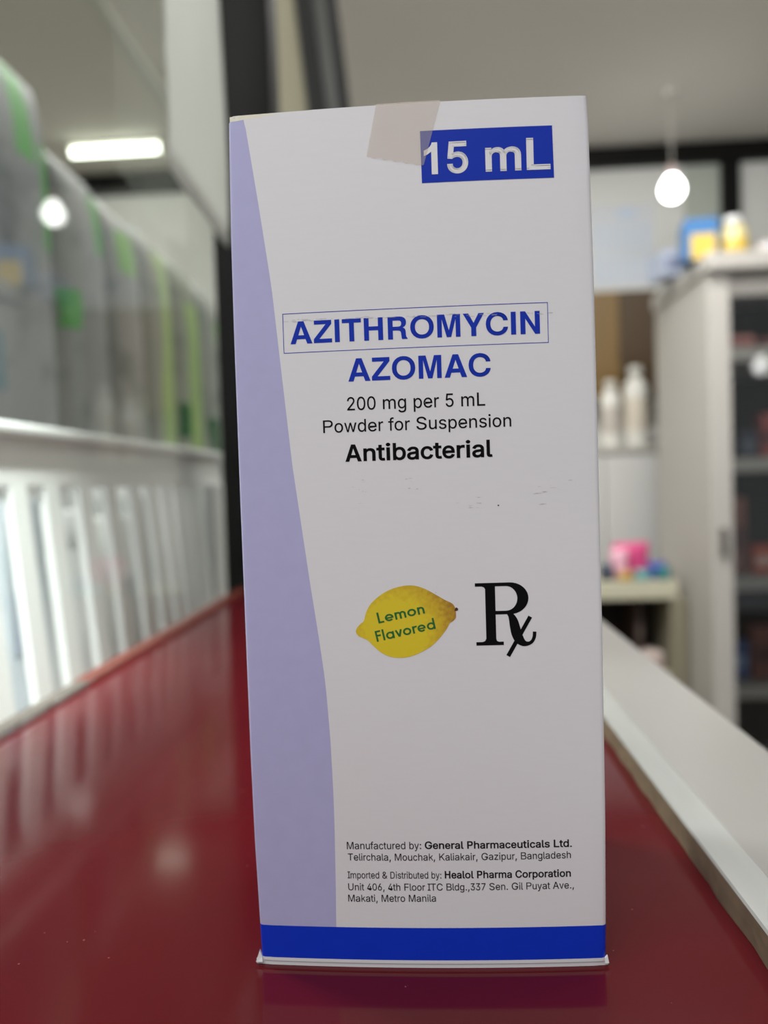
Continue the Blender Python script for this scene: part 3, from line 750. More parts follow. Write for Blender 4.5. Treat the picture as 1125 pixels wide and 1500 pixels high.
zs = [0.75, 1.25, 3.0, 6.2] + [6.2 + (119 - 6.2) * i / 44 for i in range(1, 45)] + [121, 123, 125, 126, H]
vs, fs, mi = [], [], []
prev = None
for r, z in enumerate(zs):
    sec = body_section(z)
    ring = []
    for x, y, m_ in sec:
        zz = z
        if z > 125.5:
            zz = z - (H - top_edge(x)) * (z - 123) / (H - 123)
        ring.append(len(vs))
        vs.append((x * MM, y * MM, zz * MM))
    if prev is not None:
        n = len(ring)
        for i in range(n):
            j = (i + 1) % n
            fs.append((prev[i], prev[j], ring[j], ring[i]))
            k = sec[i][2]
            mi.append(2 if zs[r] <= 6.2 and zs[r] > 1.25 else (3 if zs[r] <= 1.25 else k))
    prev = ring
me = bpy.data.meshes.new('body')
me.from_pydata(vs, [], fs)
body = link('body', me, [M_board, M_lilac, M_band, M_board], carton)
for p, k in zip(me.polygons, mi):
    p.material_index = k
    p.use_smooth = True


def plate(name, outline, z0f, thick, m, parent):
    """thin horizontal board from a plan outline (mm), z given per point by z0f(x, y)"""
    bm = bmesh.new()
    lo = [bm.verts.new((x * MM, y * MM, z0f(x, y) * MM)) for x, y in outline]
    hi = [bm.verts.new((x * MM, y * MM, (z0f(x, y) + thick) * MM)) for x, y in outline]
    n = len(outline)
    for i in range(n): bm.faces.new((lo[i], lo[(i + 1) % n], hi[(i + 1) % n], hi[i]))
    bm.faces.new(list(reversed(lo))); bm.faces.new(hi)
    return finish(bm, name, m, parent)


xs = [-25.3 + 51.0 * i / 24 for i in range(25)]
out = [(x, face_y(x) + 0.12) for x in xs] + [(25.7, DEPTH * 0.5), (25.7, DEPTH - 0.2), (-25.6, DEPTH - 0.2), (-25.6, DEPTH * 0.5)]
tf = plate('top_flap', out, lambda x, y: H - 0.24 + (0.06 * max(0, -x / 26.0)), 0.24, M_board, carton)
# cream dust flap peeping out at the left end of the lid
out = [(-25.85, 0.3), (-24.5, -0.06), (-22, -0.20), (-19.5, -0.28), (-17.5, -0.2), (-15.0, 0.2), (-15.0, 6), (-25.6, 9)]
df = plate('dust_flap', out, lambda x, y: H - 0.80 + 0.10 * max(0, (-15.5 - x) / 10.0), 0.74, M_inside, carton)
df['label'] = 'cream dust flap end'
# bottom flap: white lip under the band, flared at both front corners
out = [(-26.6, 0.35), (-25.9, 0.25)] + [(x, face_y(x) + 0.15) for x in [-24 + 48 * i / 16 for i in range(17)]] + [(25.9, 0.25), (26.3, 0.35), (26.0, 1.5), (25.9, DEPTH), (-25.7, DEPTH), (-26.0, 2.0)]
plate('bottom_flap', out, lambda x, y: 0.02, 0.75, M_board, carton)
for sx, xe, h in ((-1, -26.6, 1.7), (1, 26.35, 1.0)):
    xb = -25.75 if sx < 0 else 25.95
    bm = bmesh.new()
    pts = [(xe, -0.2, 0.55), (xb + 0.25 * sx, 0.05, 0.55 + h), (xb - 0.15 * sx, -0.1, 1.25), (xb - 0.2 * sx, -0.35, 0.62)]
    f = [bm.verts.new((x * MM, y * MM, z * MM)) for x, y, z in pts]
    g = [bm.verts.new((x * MM, (y + 0.35) * MM, z * MM)) for x, y, z in pts]
    bm.faces.new(f); bm.faces.new(list(reversed(g)))
    for i in range(4): bm.faces.new((f[i], f[(i + 1) % 4], g[(i + 1) % 4], g[i]))
    finish(bm, 'corner_flap', M_board, carton)

# printing
vl = strip_mesh('volume_label', [(1.97, 122.93), (20.8, 122.9), (20.93, 115.53), (2.03, 115.56)], M_blue, carton, 0.03)
print_mesh('volume_lettering', fit(text_loops('15 mL', True), (2.42, 116.72), (20.45, 116.74), 4.5), M_knock, vl, 0.06)
print_mesh('drug_name_lettering', fit(text_loops('AZITHROMYCIN', True), (-17.9, 93.42), (18.4, 93.46), 3.27), M_blue, carton)
x0, x1, z0, z1, t = -18.97, 19.6, 92.12, 97.92, 0.09
fr = []
for a, b in (((x0, z1 - t), (x1, z1)), ((x0, z0), (x1, z0 + t)), ((x0, z0), (x0 + t, z1)), ((x1 - t, z0), (x1, z1))):
    n = 20 if b[0] - a[0] > 5 else 1
    for i in range(n):
        u0_, u1_ = a[0] + (b[0] - a[0]) * i / n, a[0] + (b[0] - a[0]) * (i + 1) / n
        fr.append([[(u0_, a[1]), (u1_, a[1]), (u1_, b[1]), (u0_, b[1])]])
print_mesh('name_frame', fr, M_blue, carton)
print_mesh('trade_name_lettering', fit(text_loops('AZOMAC', True), (-9.53, 87.62), (11.15, 87.62), 3.32), M_blue, carton)
print_mesh('strength_lettering', fit(text_loops('200 mg per 5 mL'), (-9.84, 83.42), (10.25, 83.4), 1.93), M_black_ink, carton)
print_mesh('form_lettering', fit(text_loops('Powder for Suspension'), (-13.49, 80.26), (13.93, 80.26), 1.85), M_black_ink, carton)
print_mesh('class_lettering', fit(text_loops('Antibacterial', True), (-10.36, 75.94), (11.11, 75.96), 2.5), M_black_ink, carton)
g = []
g += fit(text_loops('Manufactured by:'), (-12.06, 18.14), (-0.95, 18.18), 1.1)
g += fit(text_loops('General Pharmaceuticals Ltd.', True), (-0.42, 18.18), (21.27, 18.16), 1.14)
g += fit(text_loops('Telirchala, Mouchak, Kaliakair, Gazipur, Bangladesh'), (-11.96, 16.42), (21.08, 16.47), 1.06)
g += fit(text_loops('Imported & Distributed by:'), (-12.1, 13.7), (1.92, 13.72), 1.04)
g += fit(text_loops('Healol Pharma Corporation', True), (2.42, 13.72), (21.02, 13.68), 1.13)
g += fit(text_loops('Unit 406, 4th Floor ITC Bldg.,337 Sen. Gil Puyat Ave.,'), (-12.06, 11.88), (21.43, 11.92), 1.06)
g += fit(text_loops('Makati, Metro Manila'), (-12.12, 10.14), (1.01, 10.22), 1.06)
print_mesh('maker_lettering', g, M_grey_ink, carton)


def smooth_closed(pts, k=4):
    n = len(pts)
    out = []
    for i in range(n):
        p0, p1, p2, p3 = (Vector(pts[(i + d) % n]) for d in (-1, 0, 1, 2))
        for j in range(k):
            t = j / k
            q = 0.5 * ((2 * p1) + (p2 - p0) * t + (2 * p0 - 5 * p1 + 4 * p2 - p3) * t * t + (3 * p1 - p0 - 3 * p2 + p3) * t ** 3)
            out.append((q.x, q.y))
    return out


# lemon picture: peel printed with pores and an ochre shoulder towards the stem end
lm = bpy.data.materials.new('lemon print'); lm.use_nodes = True
nt = lm.node_tree; b = nt.nodes['Principled BSDF']; b.inputs['Roughness'].default_value = 0.42
tc = nt.nodes.new('ShaderNodeTexCoord')
mp = nt.nodes.new('ShaderNodeMapping'); mp.vector_type = 'POINT'
nt.links.new(tc.outputs['Object'], mp.inputs['Vector'])
# ochre factor: distance from a centre left of the middle of the fruit
vm = nt.nodes.new('ShaderNodeVectorMath'); vm.operation = 'DISTANCE'; vm.inputs[1].default_value = (-0.0038, -0.0008, 0.0510)
nt.links.new(tc.outputs['Object'], vm.inputs[0])
nz = nt.nodes.new('ShaderNodeTexNoise'); nz.inputs['Scale'].default_value = 1500; nz.inputs['Detail'].default_value = 5
nt.links.new(tc.outputs['Object'], nz.inputs['Vector'])
ma = nt.nodes.new('ShaderNodeMath'); ma.operation = 'MULTIPLY_ADD'; ma.inputs[1].default_value = 0.0042; 
nt.links.new(nz.outputs['Fac'], ma.inputs[0]); nt.links.new(vm.outputs['Value'], ma.inputs[2])
mr = nt.nodes.new('ShaderNodeMapRange'); mr.inputs['From Min'].default_value = 0.0065; mr.inputs['From Max'].default_value = 0.0112
nt.links.new(ma.outputs[0], mr.inputs['Value'])
cr = nt.nodes.new('ShaderNodeValToRGB')
cr.color_ramp.elements[0].color = (0.80, 0.62, 0.022, 1)
cr.color_ramp.elements[1].color = (0.42, 0.21, 0.018, 1)
e_ = cr.color_ramp.elements.new(0.55); e_.color = (0.66, 0.43, 0.02, 1)
nt.links.new(mr.outputs[0], cr.inputs[0]); nt.links.new(cr.outputs[0], b.inputs['Base Color'])
LEMON = [(-9.64, 50.79), (-9.42, 51.45), (-8.85, 52.05), (-8.4, 52.45), (-8.0, 53.76), (-7.23, 55.0), (-5.78, 56.23), (-4.19, 57.04), (-2.3, 57.5), (-0.74, 57.46), (0.8, 56.93), (2.33, 56.05), (3.55, 55.3), (4.62, 54.74), (5.07, 54.1), (5.15, 53.47), (5.12, 52.63), (4.71, 52.14), (4.2, 51.8), (3.74, 51.0), (2.77, 49.77), (1.49, 48.54), (-0.1, 47.62), (-1.68, 47.02), (-3.25, 46.83), (-4.81, 47.08), (-6.05, 47.73), (-7.12, 48.69), (-7.88, 49.49), (-8.66, 49.89), (-9.28, 50.21)]
lem = print_mesh('lemon_picture', [[smooth_closed(LEMON)]], lm, carton, 0.03, 24)
print_mesh('stem_mark', [[smooth_closed([(4.98, 53.65), (5.2, 54.12), (5.48, 53.95), (5.42, 53.68)])]], mat('stem brown print', (70, 40, 14), 0.5), lem, 0.05)

# round geometric lettering for the lemon, built from strokes


def arc(cx, cy, r, a0, a1, w, n=18):
    o = [(cx + (r + w / 2) * math.cos(math.radians(a0 + (a1 - a0) * i / n)), cy + (r + w / 2) * math.sin(math.radians(a0 + (a1 - a0) * i / n))) for i in range(n + 1)]
    i_ = [(cx + (r - w / 2) * math.cos(math.radians(a1 - (a1 - a0) * i / n)), cy + (r - w / 2) * math.sin(math.radians(a1 - (a1 - a0) * i / n))) for i in range(n + 1)]
    return [o + i_]


def ring(cx, cy, r, w, n=28):
    c = [(math.cos(2 * math.pi * i / n), math.sin(2 * math.pi * i / n)) for i in range(n)]
    return [[(cx + (r + w / 2) * a, cy + (r + w / 2) * b_) for a, b_ in c], [(cx + (r - w / 2) * a, cy + (r - w / 2) * b_) for a, b_ in reversed(c)]]


def bar(x0, y0, x1, y1, w):
    d = Vector((x1 - x0, y1 - y0)).normalized(); n = Vector((-d.y, d.x)) * w / 2
    return [[(x0 - n.x, y0 - n.y), (x1 - n.x, y1 - n.y), (x1 + n.x, y1 + n.y), (x0 + n.x, y0 + n.y)]]


def round_text(s):
    w, xh = 0.15, 0.66
    R_ = xh / 2 - w / 2
    x = 0.0
    out = []
    for ch in s:
        if ch == 'L': out += [bar(x + w / 2, 0, x + w / 2, 1, w), bar(x, w / 2, x + 0.44, w / 2, w)]; x += 0.54
        elif ch == 'F': out += [bar(x + w / 2, 0, x + w / 2, 1, w), bar(x, 1 - w / 2, x + 0.44, 1 - w / 2, w), bar(x, 0.54, x + 0.42, 0.54, w)]; x += 0.55
        elif ch == 'e': out += [arc(x + xh / 2, xh / 2, R_, 0, 318, w), bar(x + w / 2, xh / 2 - 0.02, x + xh - 0.02, xh / 2 - 0.02, w * 0.85)]; x += xh + 0.1
        elif ch == 'o': out += [ring(x + xh / 2, xh / 2, R_, w)]; x += xh + 0.11
        elif ch == 'a': out += [ring(x + xh / 2, xh / 2, R_, w), bar(x + xh - w / 2, 0, x + xh - w / 2, xh, w)]; x += xh + 0.11
        elif ch == 'd': out += [ring(x + xh / 2, xh / 2, R_, w), bar(x + xh - w / 2, 0, x + xh - w / 2, 1.02, w)]; x += xh + 0.11
        elif ch == 'l': out += [bar(x + w / 2, 0, x + w / 2, 1.02, w)]; x += w + 0.11
        elif ch == 'v': out += [bar(x + 0.06, xh, x + 0.27, 0.03, w), bar(x + 0.48, xh, x + 0.27, 0.03, w)]; x += 0.6
        elif ch == 'r': out += [bar(x + w / 2, 0, x + w / 2, xh, w), arc(x + w / 2 + 0.2, xh - 0.27, 0.2, 60, 180, w)]; x += 0.40
        elif ch == 'n': out += [bar(x + w / 2, 0, x + w / 2, xh, w), arc(x + 0.26, xh - 0.26, 0.185, 0, 180, w), bar(x + 0.445, 0, x + 0.445, xh - 0.25, w)]; x += 0.63
        elif ch == 'm': 
            out += [bar(x + w / 2, 0, x + w / 2, xh, w)]
            for q in (0.0, 0.345): out += [arc(x + 0.247 + q, xh - 0.247, 0.172, 0, 180, w), bar(x + 0.42 + q, 0, x + 0.42 + q, xh - 0.24, w)]
            x += 0.95
    return out


g = fit(round_text('Lemon'), (-6.22, 52.0), (0.66, 53.38), 1.62) + fit(round_text('Flavored'), (-6.55, 49.28), (2.18, 51.08), 1.62)
print_mesh('lemon_lettering', g, mat('green ink', (22, 108, 48), 0.45, noise=0.04, nscale=300), lem, 0.06)

# prescription sign: serif R with a crossed leg
rx = []
rx.append([[(8.03, 57.6), (8.03, 57.1), (9.0, 57.1), (9.35, 56.95), (9.5, 56.7), (9.5, 49.4), (9.3, 49.05), (8.95, 48.93), (8.03, 48.93), (8.03, 48.42), (12.03, 48.42), (12.03, 48.93), (11.35, 48.93), (11.05, 49.05), (10.95, 49.4), (10.95, 57.6)]])
outer = [(10.9, 57.6), (13.1, 57.6)] + [(13.1 + 2.68 * math.sin(a), 55.27 + 2.33 * math.cos(a)) for a in (math.pi * i / 18 for i in range(1, 18))] + [(13.1, 52.94), (10.9, 52.94)]
inner = [(10.9, 57.08), (12.5, 57.08)] + [(12.5 + 1.66 * math.sin(a), 55.27 + 1.81 * math.cos(a)) for a in (math.pi * i / 18 for i in range(1, 18))] + [(12.5, 53.46), (10.9, 53.46)]
nn = min(len(outer), len(inner))
for i in range(nn - 1): rx.append([[outer[i], outer[i + 1], inner[i + 1], inner[i]]])
cl = [(12.6, 53.2, 0.15), (13.15, 52.75, 0.42), (13.5, 52.0, 0.62), (13.72, 51.0, 0.72), (13.95, 50.0, 0.74), (14.35, 49.15, 0.68), (14.95, 48.62, 0.46), (15.6, 48.55, 0.28), (16.15, 48.85, 0.24), (16.48, 49.5, 0.25), (16.56, 50.28, 0.26)]
sm = []
for i in range(len(cl) - 1):
    p0, p1, p2, p3 = (Vector(cl[min(len(cl) - 1, max(0, i + d))]) for d in (-1, 0, 1, 2))
    for j in range(5):
        t = j / 5
        sm.append(0.5 * ((2 * p1) + (p2 - p0) * t + (2 * p0 - 5 * p1 + 4 * p2 - p3) * t * t + (3 * p1 - p0 - 3 * p2 + p3) * t ** 3))
sm.append(Vector(cl[-1]))
le, ri = [], []
for i, p in enumerate(sm):
    d = (sm[min(i + 1, len(sm) - 1)] - sm[max(i - 1, 0)]); d = Vector((d.x, d.y)).normalized()
    n = Vector((-d.y, d.x)) * p.z
    le.append((p.x + n.x, p.y + n.y)); ri.append((p.x - n.x, p.y - n.y))
for i in range(len(sm) - 1): rx.append([[le[i], le[i + 1], ri[i + 1], ri[i]]])
rx.append(bar(15.98, 52.5, 12.62, 46.78, 0.6))
print_mesh('prescription_sign', rx, M_black_ink, carton)

# faint rub marks and a pin spot on the board
sc_ = []
for i in range(46):
    kx, kz, ln_ = random.choice([(-8.2, 73.5, 0.5), (-8.0, 71.5, 0.4), (17.5, 70.5, 1.4), (19.0, 72.0, 1.2), (-1.5, 72.5, 1.0), (8, 69.5, 0.8), (2, 56.5, 0.7)])
    x, z = kx + random.gauss(0, 0.9), kz + random.gauss(0, 0.9)
    l_ = ln_ * random.uniform(0.3, 1); h_ = random.uniform(0.02, 0.05); dz = random.uniform(-0.08, 0.08)
    sc_.append([[(x, z), (x + l_, z + dz), (x + l_, z + dz + h_ * 0.4), (x + l_ * 0.4, z + h_ + dz)]])
for i in range(60):
    x = random.uniform(-19.5, 20); z = 96.6 - 0.012 * x + random.gauss(0, 0.1)
    l_ = random.uniform(0.2, 1.0)
    sc_.append([[(x, z), (x + l_, z - 0.02), (x + l_, z + 0.02), (x, z + 0.035)]])
print_mesh('rub_marks', sc_, mat('grey rub mark', (178, 174, 178), 0.7), carton, 0.045)['kind'] = 'stuff'
print_mesh('pin_spot', [[[(11.76 + 0.12 * math.cos(a), 68.9 + 0.1 * math.sin(a)) for a in (0.8 * i for i in range(8))]]], M_black_ink, carton)

# old adhesive tape over the lid edge
tp = [(-4.25, 127.0), (5.0, 127.0), (2.35, 118.0), (-5.86, 119.75)]
tl, tr, br, bl = (Vector(p) for p in tp)
vs, fs = [], []
nx, nz = 16, 16
for j in range(nz + 1):
    t = j / nz
    for i in range(nx + 1):
        s = i / nx
        p = (bl * (1 - s) + br * s) * (1 - t) + (tl * (1 - s) + tr * s) * t
        rag = 0.10 * math.sin(i * 2.1) if j == 0 else 0
        vs.append((p.x * MM, (face_y(p.x) - 0.09) * MM, (p.y + rag) * MM))
for q, (dy, dz) in enumerate(((0.05, 0.16), (0.4, 0.19), (6, 0.2), (9, 0.2))):
    for i in range(nx + 1):
        x = -4.25 + 9.25 * i / nx
        vs.append((x * MM, (face_y(x) + dy) * MM, (127.0 + dz) * MM))
for j in range(nz + 4):
    for i in range(nx):
        k = j * (nx + 1) + i
        fs.append((k, k + 1, k + nx + 2, k + nx + 1))
me = bpy.data.meshes.new('adhesive_tape')
me.from_pydata(vs, [], fs)
link('adhesive_tape', me, tape_mat('yellowed clear tape'), carton)['label'] = 'yellowed translucent tape over the top edge'

# ------------------------------------------------------------------ behind the glass on the left
M_plastic = mat('white plastic', (226, 227, 226), 0.35, 0.5, noise=0.02, nscale=20)
ds = thing('display_table', 'white table behind the glass carrying the slatted basket and the packs', 'table', (-0.36, 0.40, FZ))
box('tabletop', (-0.24, -0.75, 0.915), (0.195, 0.85, 0.94), M_plastic, ds, 0.003)
for sx in (-0.22, 0.175):
    for sy in (-0.72, 0.82): box('leg', (sx - 0.018, sy - 0.018, 0), (sx + 0.018, sy + 0.018, 0.915), M_white_metal, ds, 0.003)

bk = thing('slatted_basket', 'long white plastic basket with upright slats behind the glass', 'basket', (-0.245, 0.29, -0.06))
Y0, Y1 = -0.24, 0.245     # local extent along the counter
bm = bmesh.new()
for s in (1, -1):
    add_box(bm, (s * 0.0675 - 0.0025, Y0, 0.136), (s * 0.0675 + 0.0025, Y1, 0.163), 0.001)
add_box(bm, (-0.07, Y0 - 0.005, 0.136), (0.07, Y0, 0.163), 0.001)
add_box(bm, (-0.07, Y1, 0.136), (0.07, Y1 + 0.005, 0.163), 0.001)
add_box(bm, (0.066, Y0, 0.158), (0.074, Y1, 0.164), 0.002)
add_box(bm, (-0.074, Y0, 0.158), (-0.066, Y1, 0.164), 0.002)
finish(bm, 'rim', M_plastic, bk)
box('basket_floor', (-0.078, Y0, 0.0), (0.078, Y1, 0.004), M_plastic, bk, 0.001)
ys = [-0.205, -0.175, -0.144, -0.112, -0.080, -0.050, -0.016, 0.018, 0.053, 0.083, 0.110, 0.136, 0.160, 0.183]
for s in (1, -1):
    for y in ys:
        bm = bmesh.new()
        c = [(s * 0.070, y - 0.0068, 0.138), (s * 0.070, y + 0.0068, 0.138), (s * 0.078, y + 0.0145, 0.0), (s * 0.078, y + 0.0005, 0.0)]
        a = [bm.verts.new(p) for p in c]
        b_ = [bm.verts.new((p[0] - s * 0.0035, p[1], p[2])) for p in c]
        bm.faces.new(a); bm.faces.new(list(reversed(b_)))
        for i in range(4): bm.faces.new((a[i], a[(i + 1) % 4], b_[(i + 1) % 4], b_[i]))
        finish(bm, 'slat', M_plastic, bk)
    box('end_panel', (s * 0.0735 - 0.0045, 0.198, 0.0), (s * 0.0735 + 0.0045, Y1, 0.137), M_plastic, bk, 0.001)
for y in (Y0, Y1): box('end_panel', (-0.072, y - 0.004, 0.0), (0.072, y + 0.001, 0.137), M_plastic, bk, 0.001)

# small packets standing in the basket
labs = ['white packet with pale blue panel, nearest in the slatted basket', 'pale grey packet second from the near end in the slatted basket', 'white packet with a teal mark, third in the slatted basket', 'light blue grey packet, fourth in the slatted basket',
        'white packet, fifth in the slatted basket just before the white bottle', 'grey packet at the far end inside the slatted basket']
cols = [((222, 226, 230), (150, 170, 196)), ((196, 200, 204), (160, 166, 174)), ((222, 224, 224), (96, 138, 132)), ((190, 198, 206), (150, 160, 176)), ((220, 222, 220), (178, 180, 178)), ((176, 180, 178), (140, 146, 148))]
for i, (yl, hh) in enumerate(((-0.185, 0.120), (-0.120, 0.128), (-0.058, 0.118), (0.002, 0.126), (0.118, 0.112), (0.172, 0.125))):
    p = thing('packet', labs[i], 'packet', (-0.235 if i % 2 else -0.228, 0.29 + yl, -0.056), 0.0, 'packets standing in the slatted basket')
    box('packet_body', (-0.018, -0.022, 0), (0.018, 0.022, hh), mat('packet board %d' % i, cols[i][0], 0.4, noise=0.05, nscale=60), p, 0.001)
    box('printed_panel', (0.0181, -0.016, hh * 0.35), (0.0186, 0.010, hh * 0.62), mat('packet print %d' % i, cols[i][1], 0.4), p)
bt = thing('white_bottle', 'glossy white bottle standing in the middle of the slatted basket', 'bottle', (-0.222, 0.29 + 0.062, -0.056))
lathe('bottle_body', [(0, 0), (0.019, 0), (0.021, 0.003), (0.021, 0.078), (0.019, 0.086), (0.011, 0.094), (0.011, 0.098), (0, 0.098)], M_plastic, bt)
lathe('cap', [(0, 0.098), (0.0135, 0.098), (0.0135, 0.117), (0.012, 0.119), (0, 0.119)], M_plastic, bt)


def soft_pack(name, w, h, d, m, parent):
    """pillow pack with crimped top and bottom seams; local X = depth, Y = width, Z = height"""
    bm = bmesh.new()
    nu, nv = 18, 26
    sides = []
    for s in (1, -1):
        g_ = []
        for j in range(nv + 1):
            t = j / nv
            row = []
            for i in range(nu + 1):
                u = i / nu
                f = (max(0.0, 1 - abs(2 * u - 1) ** 3.0)) ** 0.6 * (max(0.0, 1 - abs(2 * t - 1) ** 5)) ** 0.5
                wr = 0.03 * math.sin(9 * u + 5 * t) * f
                row.append(bm.verts.new((s * (0.0008 + d / 2 * f * (1 + wr)), (u - 0.5) * w * (1 - 0.03 * math.sin(math.pi * t)), h * t)))
            g_.append(row)
        for j in range(nv):
            for i in range(nu): bm.faces.new((g_[j][i], g_[j][i + 1], g_[j + 1][i + 1], g_[j + 1][i]))
        sides.append(g_)
    A, B = sides
    rim_a = A[0] + [r[-1] for r in A[1:]] + A[-1][-2::-1] + [r[0] for r in A[-2:0:-1]]
    rim_b = B[0] + [r[-1] for r in B[1:]] + B[-1][-2::-1] + [r[0] for r in B[-2:0:-1]]
    for i in range(len(rim_a)): bm.faces.new((rim_a[i], rim_a[(i + 1) % len(rim_a)], rim_b[(i + 1) % len(rim_b)], rim_b[i]))
    return finish(bm, name, m, parent, smooth=True)


G1, G2, G3, G4 = (46, 142, 40), (108, 152, 74), (132, 156, 98), (18, 78, 36)
packs = [  # y centre, width, height, base colour, stripes, label
    (0.552, 0.155, 0.525, (120, 123, 126), [(-0.012, 0.022, G1, 0.43, 0.52), (0.036, 0.060, G1, 0.36, 0.46), (-0.06, -0.04, (70, 104, 116), 0.22, 0.27)], 'tall grey plastic pack with dark green stripes, nearest behind the basket'),
    (0.692, 0.105, 0.478, (126, 128, 126), [(0.005, 0.035, G1, 0.39, 0.45), (-0.05, -0.03, G1, 0.30, 0.34), (-0.02, 0.03, (120, 132, 132), 0.12, 0.2)], 'grey plastic pack with a green corner, second behind the basket'),
    (0.802, 0.100, 0.472, (131, 131, 128), [(-0.03, 0.01, G2, 0.39, 0.44), (0.004, 0.035, (140, 148, 140), 0.1, 0.25)], 'grey pack with a small light green mark, third behind the basket'),
    (0.912, 0.110, 0.476, (126, 128, 121), [(-0.018, 0.022, G3, 0.1, 0.45)], 'grey pack with one broad pale green stripe, fourth behind the basket'),
    (1.035, 0.130, 0.474, (128, 132, 120), [(-0.03, 0.055, G3, 0.1, 0.41), (-0.055, -0.03, G4, 0.21, 0.26)], 'pack almost covered in pale green, fifth behind the basket'),
    (1.165, 0.120, 0.470, (134, 137, 131), [(0.0, 0.03, G2, 0.26, 0.41), (-0.04, -0.01, G4, 0.19, 0.25)], 'grey pack with bright green edge beside the black post'),
]
for i, (y, w, h, c, st, lb) in enumerate(packs):
    o = soft_pack('plastic_pack', w, h, 0.06, pack_mat('printed plastic %d' % i, c, st, 0.45, 1.3 * i), None)
    o.location = (-0.372, y, -0.06)
    tag(o, lb, 'pack', 'green printed plastic packs behind the basket')

# ------------------------------------------------------------------ leaning framed leaf behind the post
lf = thing('framed_panel', 'tall black framed panel leaning behind the black post, beige on its left', 'panel', (-0.05, 1.60, FZ))
lf.rotation_euler = (0, math.radians(-5.2), 0)
box('beige_board', (-0.092, -0.01, 0), (-0.012, 0.02, 2.36), mat('beige board', (112, 107, 86), 0.6, noise=0.08, nscale=6), lf, 0.003)
box('frame_stile', (-0.012, -0.02, 0), (0.026, 0.03, 2.36), M_black, lf, 0.003)
box('grey_infill', (0.026, -0.004, 0), (0.056, 0.012, 2.36), mat('grey infill', (76, 77, 74), 0.4, noise=0.1, nscale=6), lf)
box('frame_stile', (0.056, -0.02, 0), (0.080, 0.03, 2.36), M_black, lf, 0.003)

# ------------------------------------------------------------------ lamps
M_tube = emit_mat('lit tube', (0.93, 1.0, 0.86), 7.0)
M_bulb = emit_mat('lit bulb', (1.0, 1.0, 0.98), 14.0)
tb = thing('tube_lamp', 'lit tube lamp on the ceiling beyond the glass', 'lamp', (-1.245, 3.06, CZ))
tube('tube', [(-0.185, 0, -0.030), (0.185, 0, -0.030)], 0.016, M_tube, tb, 14)
box('lamp_base', (-0.205, -0.025, -0.012), (0.205, 0.025, 0.0), M_white_metal, tb, 0.002)
for s in (-1, 1): box('lamp_holder', (s * 0.195 - 0.010, -0.015, -0.045), (s * 0.195 + 0.010, 0.015, -0.010), M_white_metal, tb, 0.002)


def bulb(loc, r, m, label):
    t = thing('bulb_lamp', label, 'lamp', (loc[0], loc[1], CZ), 0.0)
    d = loc[2] - CZ
    tube('cord', [(0, 0, 0), (0, 0, d + r * 2.2)], 0.003, M_white_metal, t, 8)
    lathe('bulb', [(0, d - r), (r * 0.5, d - r * 0.87), (r * 0.87, d - r * 0.5), (r, d), (r * 0.87, d + r * 0.5), (r * 0.55, d + r * 0.95), (r * 0.4, d + r * 1.2), (0, d + r * 1.2)], m, t, 20)
    lathe('lamp_socket', [(0, d + r * 1.15), (r * 0.45, d + r * 1.15), (r * 0.5, d + r * 1.5), (r * 0.4, d + r * 2.1), (r * 0.15, d + r * 2.3), (0, d + r * 2.3)], mat('pinkish white socket', (196, 176, 172), 0.5), t, 16)
    lathe('ceiling_rose', [(0, -0.02), (0.03, -0.02), (0.035, 0.0), (0, 0.0)], M_white_metal, t, 16)
    return t


bulb((0.960, 2.90, 1.154), 0.042, M_bulb, 'bright round bulb hanging in front of the white back wall')
bulb((2.05, -0.30, 0.72), 0.050, M_bulb, 'second bulb, mirrored as a pale spot in the glass of the tall cabinet')

# ------------------------------------------------------------------ right side: cabinet, wall unit, low shelf
M_cab = mat('cream white cabinet paint', (178, 174, 168), 0.45, 0.4, noise=0.03, nscale=6)
M_dark = mat('dark brown cabinet lining', (34, 27, 24), 0.7, 0.2, noise=0.1, nscale=10)
cb = thing('display_cabinet', 'tall cream white cabinet with glazed door and dark shelves at the right', 'cabinet', (1.29, 2.2, FZ))
CX0, CX1, CD = -0.455, 0.455, 0.52
box('side_panel', (CX0, 0.02, 0.0), (CX0 + 0.02, CD, 1.66), M_cab, cb, 0.002)
box('side_panel', (CX1 - 0.02, 0.02, 0.0), (CX1, CD, 1.66), M_cab, cb, 0.002)
box('back_panel', (CX0 + 0.02, CD - 0.012, 0.0), (CX1 - 0.02, CD, 1.66), M_dark, cb)
box('lining', (CX0 + 0.0205, 0.03, 0.09), (CX0 + 0.0235, CD - 0.013, 1.58), M_dark, cb)
box('cornice', (CX0 - 0.012, -0.03, 1.66), (CX1 + 0.012, CD, 1.712), M_cab, cb, 0.006)
box('top_rail', (CX0 + 0.02, 0.02, 1.592), (CX1 - 0.02, 0.05, 1.66), M_cab, cb, 0.002)
box('base_board', (CX0 + 0.02, 0.02, 0.0), (CX1 - 0.02, CD - 0.012, 0.09), M_cab, cb, 0.002)
SH = [0.395, 0.722, 1.076, 1.404]
for z in SH: box('shelf', (CX0 + 0.024, 0.03, z), (CX1 - 0.02, CD - 0.013, z + 0.042), M_cab, cb, 0.002)
dr = box('door_frame', (CX0, 0.0, 0.0), (CX0 + 0.062, 0.02, 1.658), M_cab, cb, 0.003)
box('pane', (CX0 + 0.062, 0.008, 0.09), (CX1 - 0.062, 0.012, 1.592), glass_mat('cabinet pane', (0.95, 0.96, 0.95), 1.0), cb)
box('door_frame', (CX1 - 0.062, 0.0, 0.0), (CX1, 0.02, 1.658), M_cab, cb, 0.003)
box('handle', (CX0 + 0.022, -0.012, 0.83), (CX0 + 0.040, 0.0, 0.915), mat('dull grey metal', (110, 106, 98), 0.35, metal=0.7), dr, 0.003)

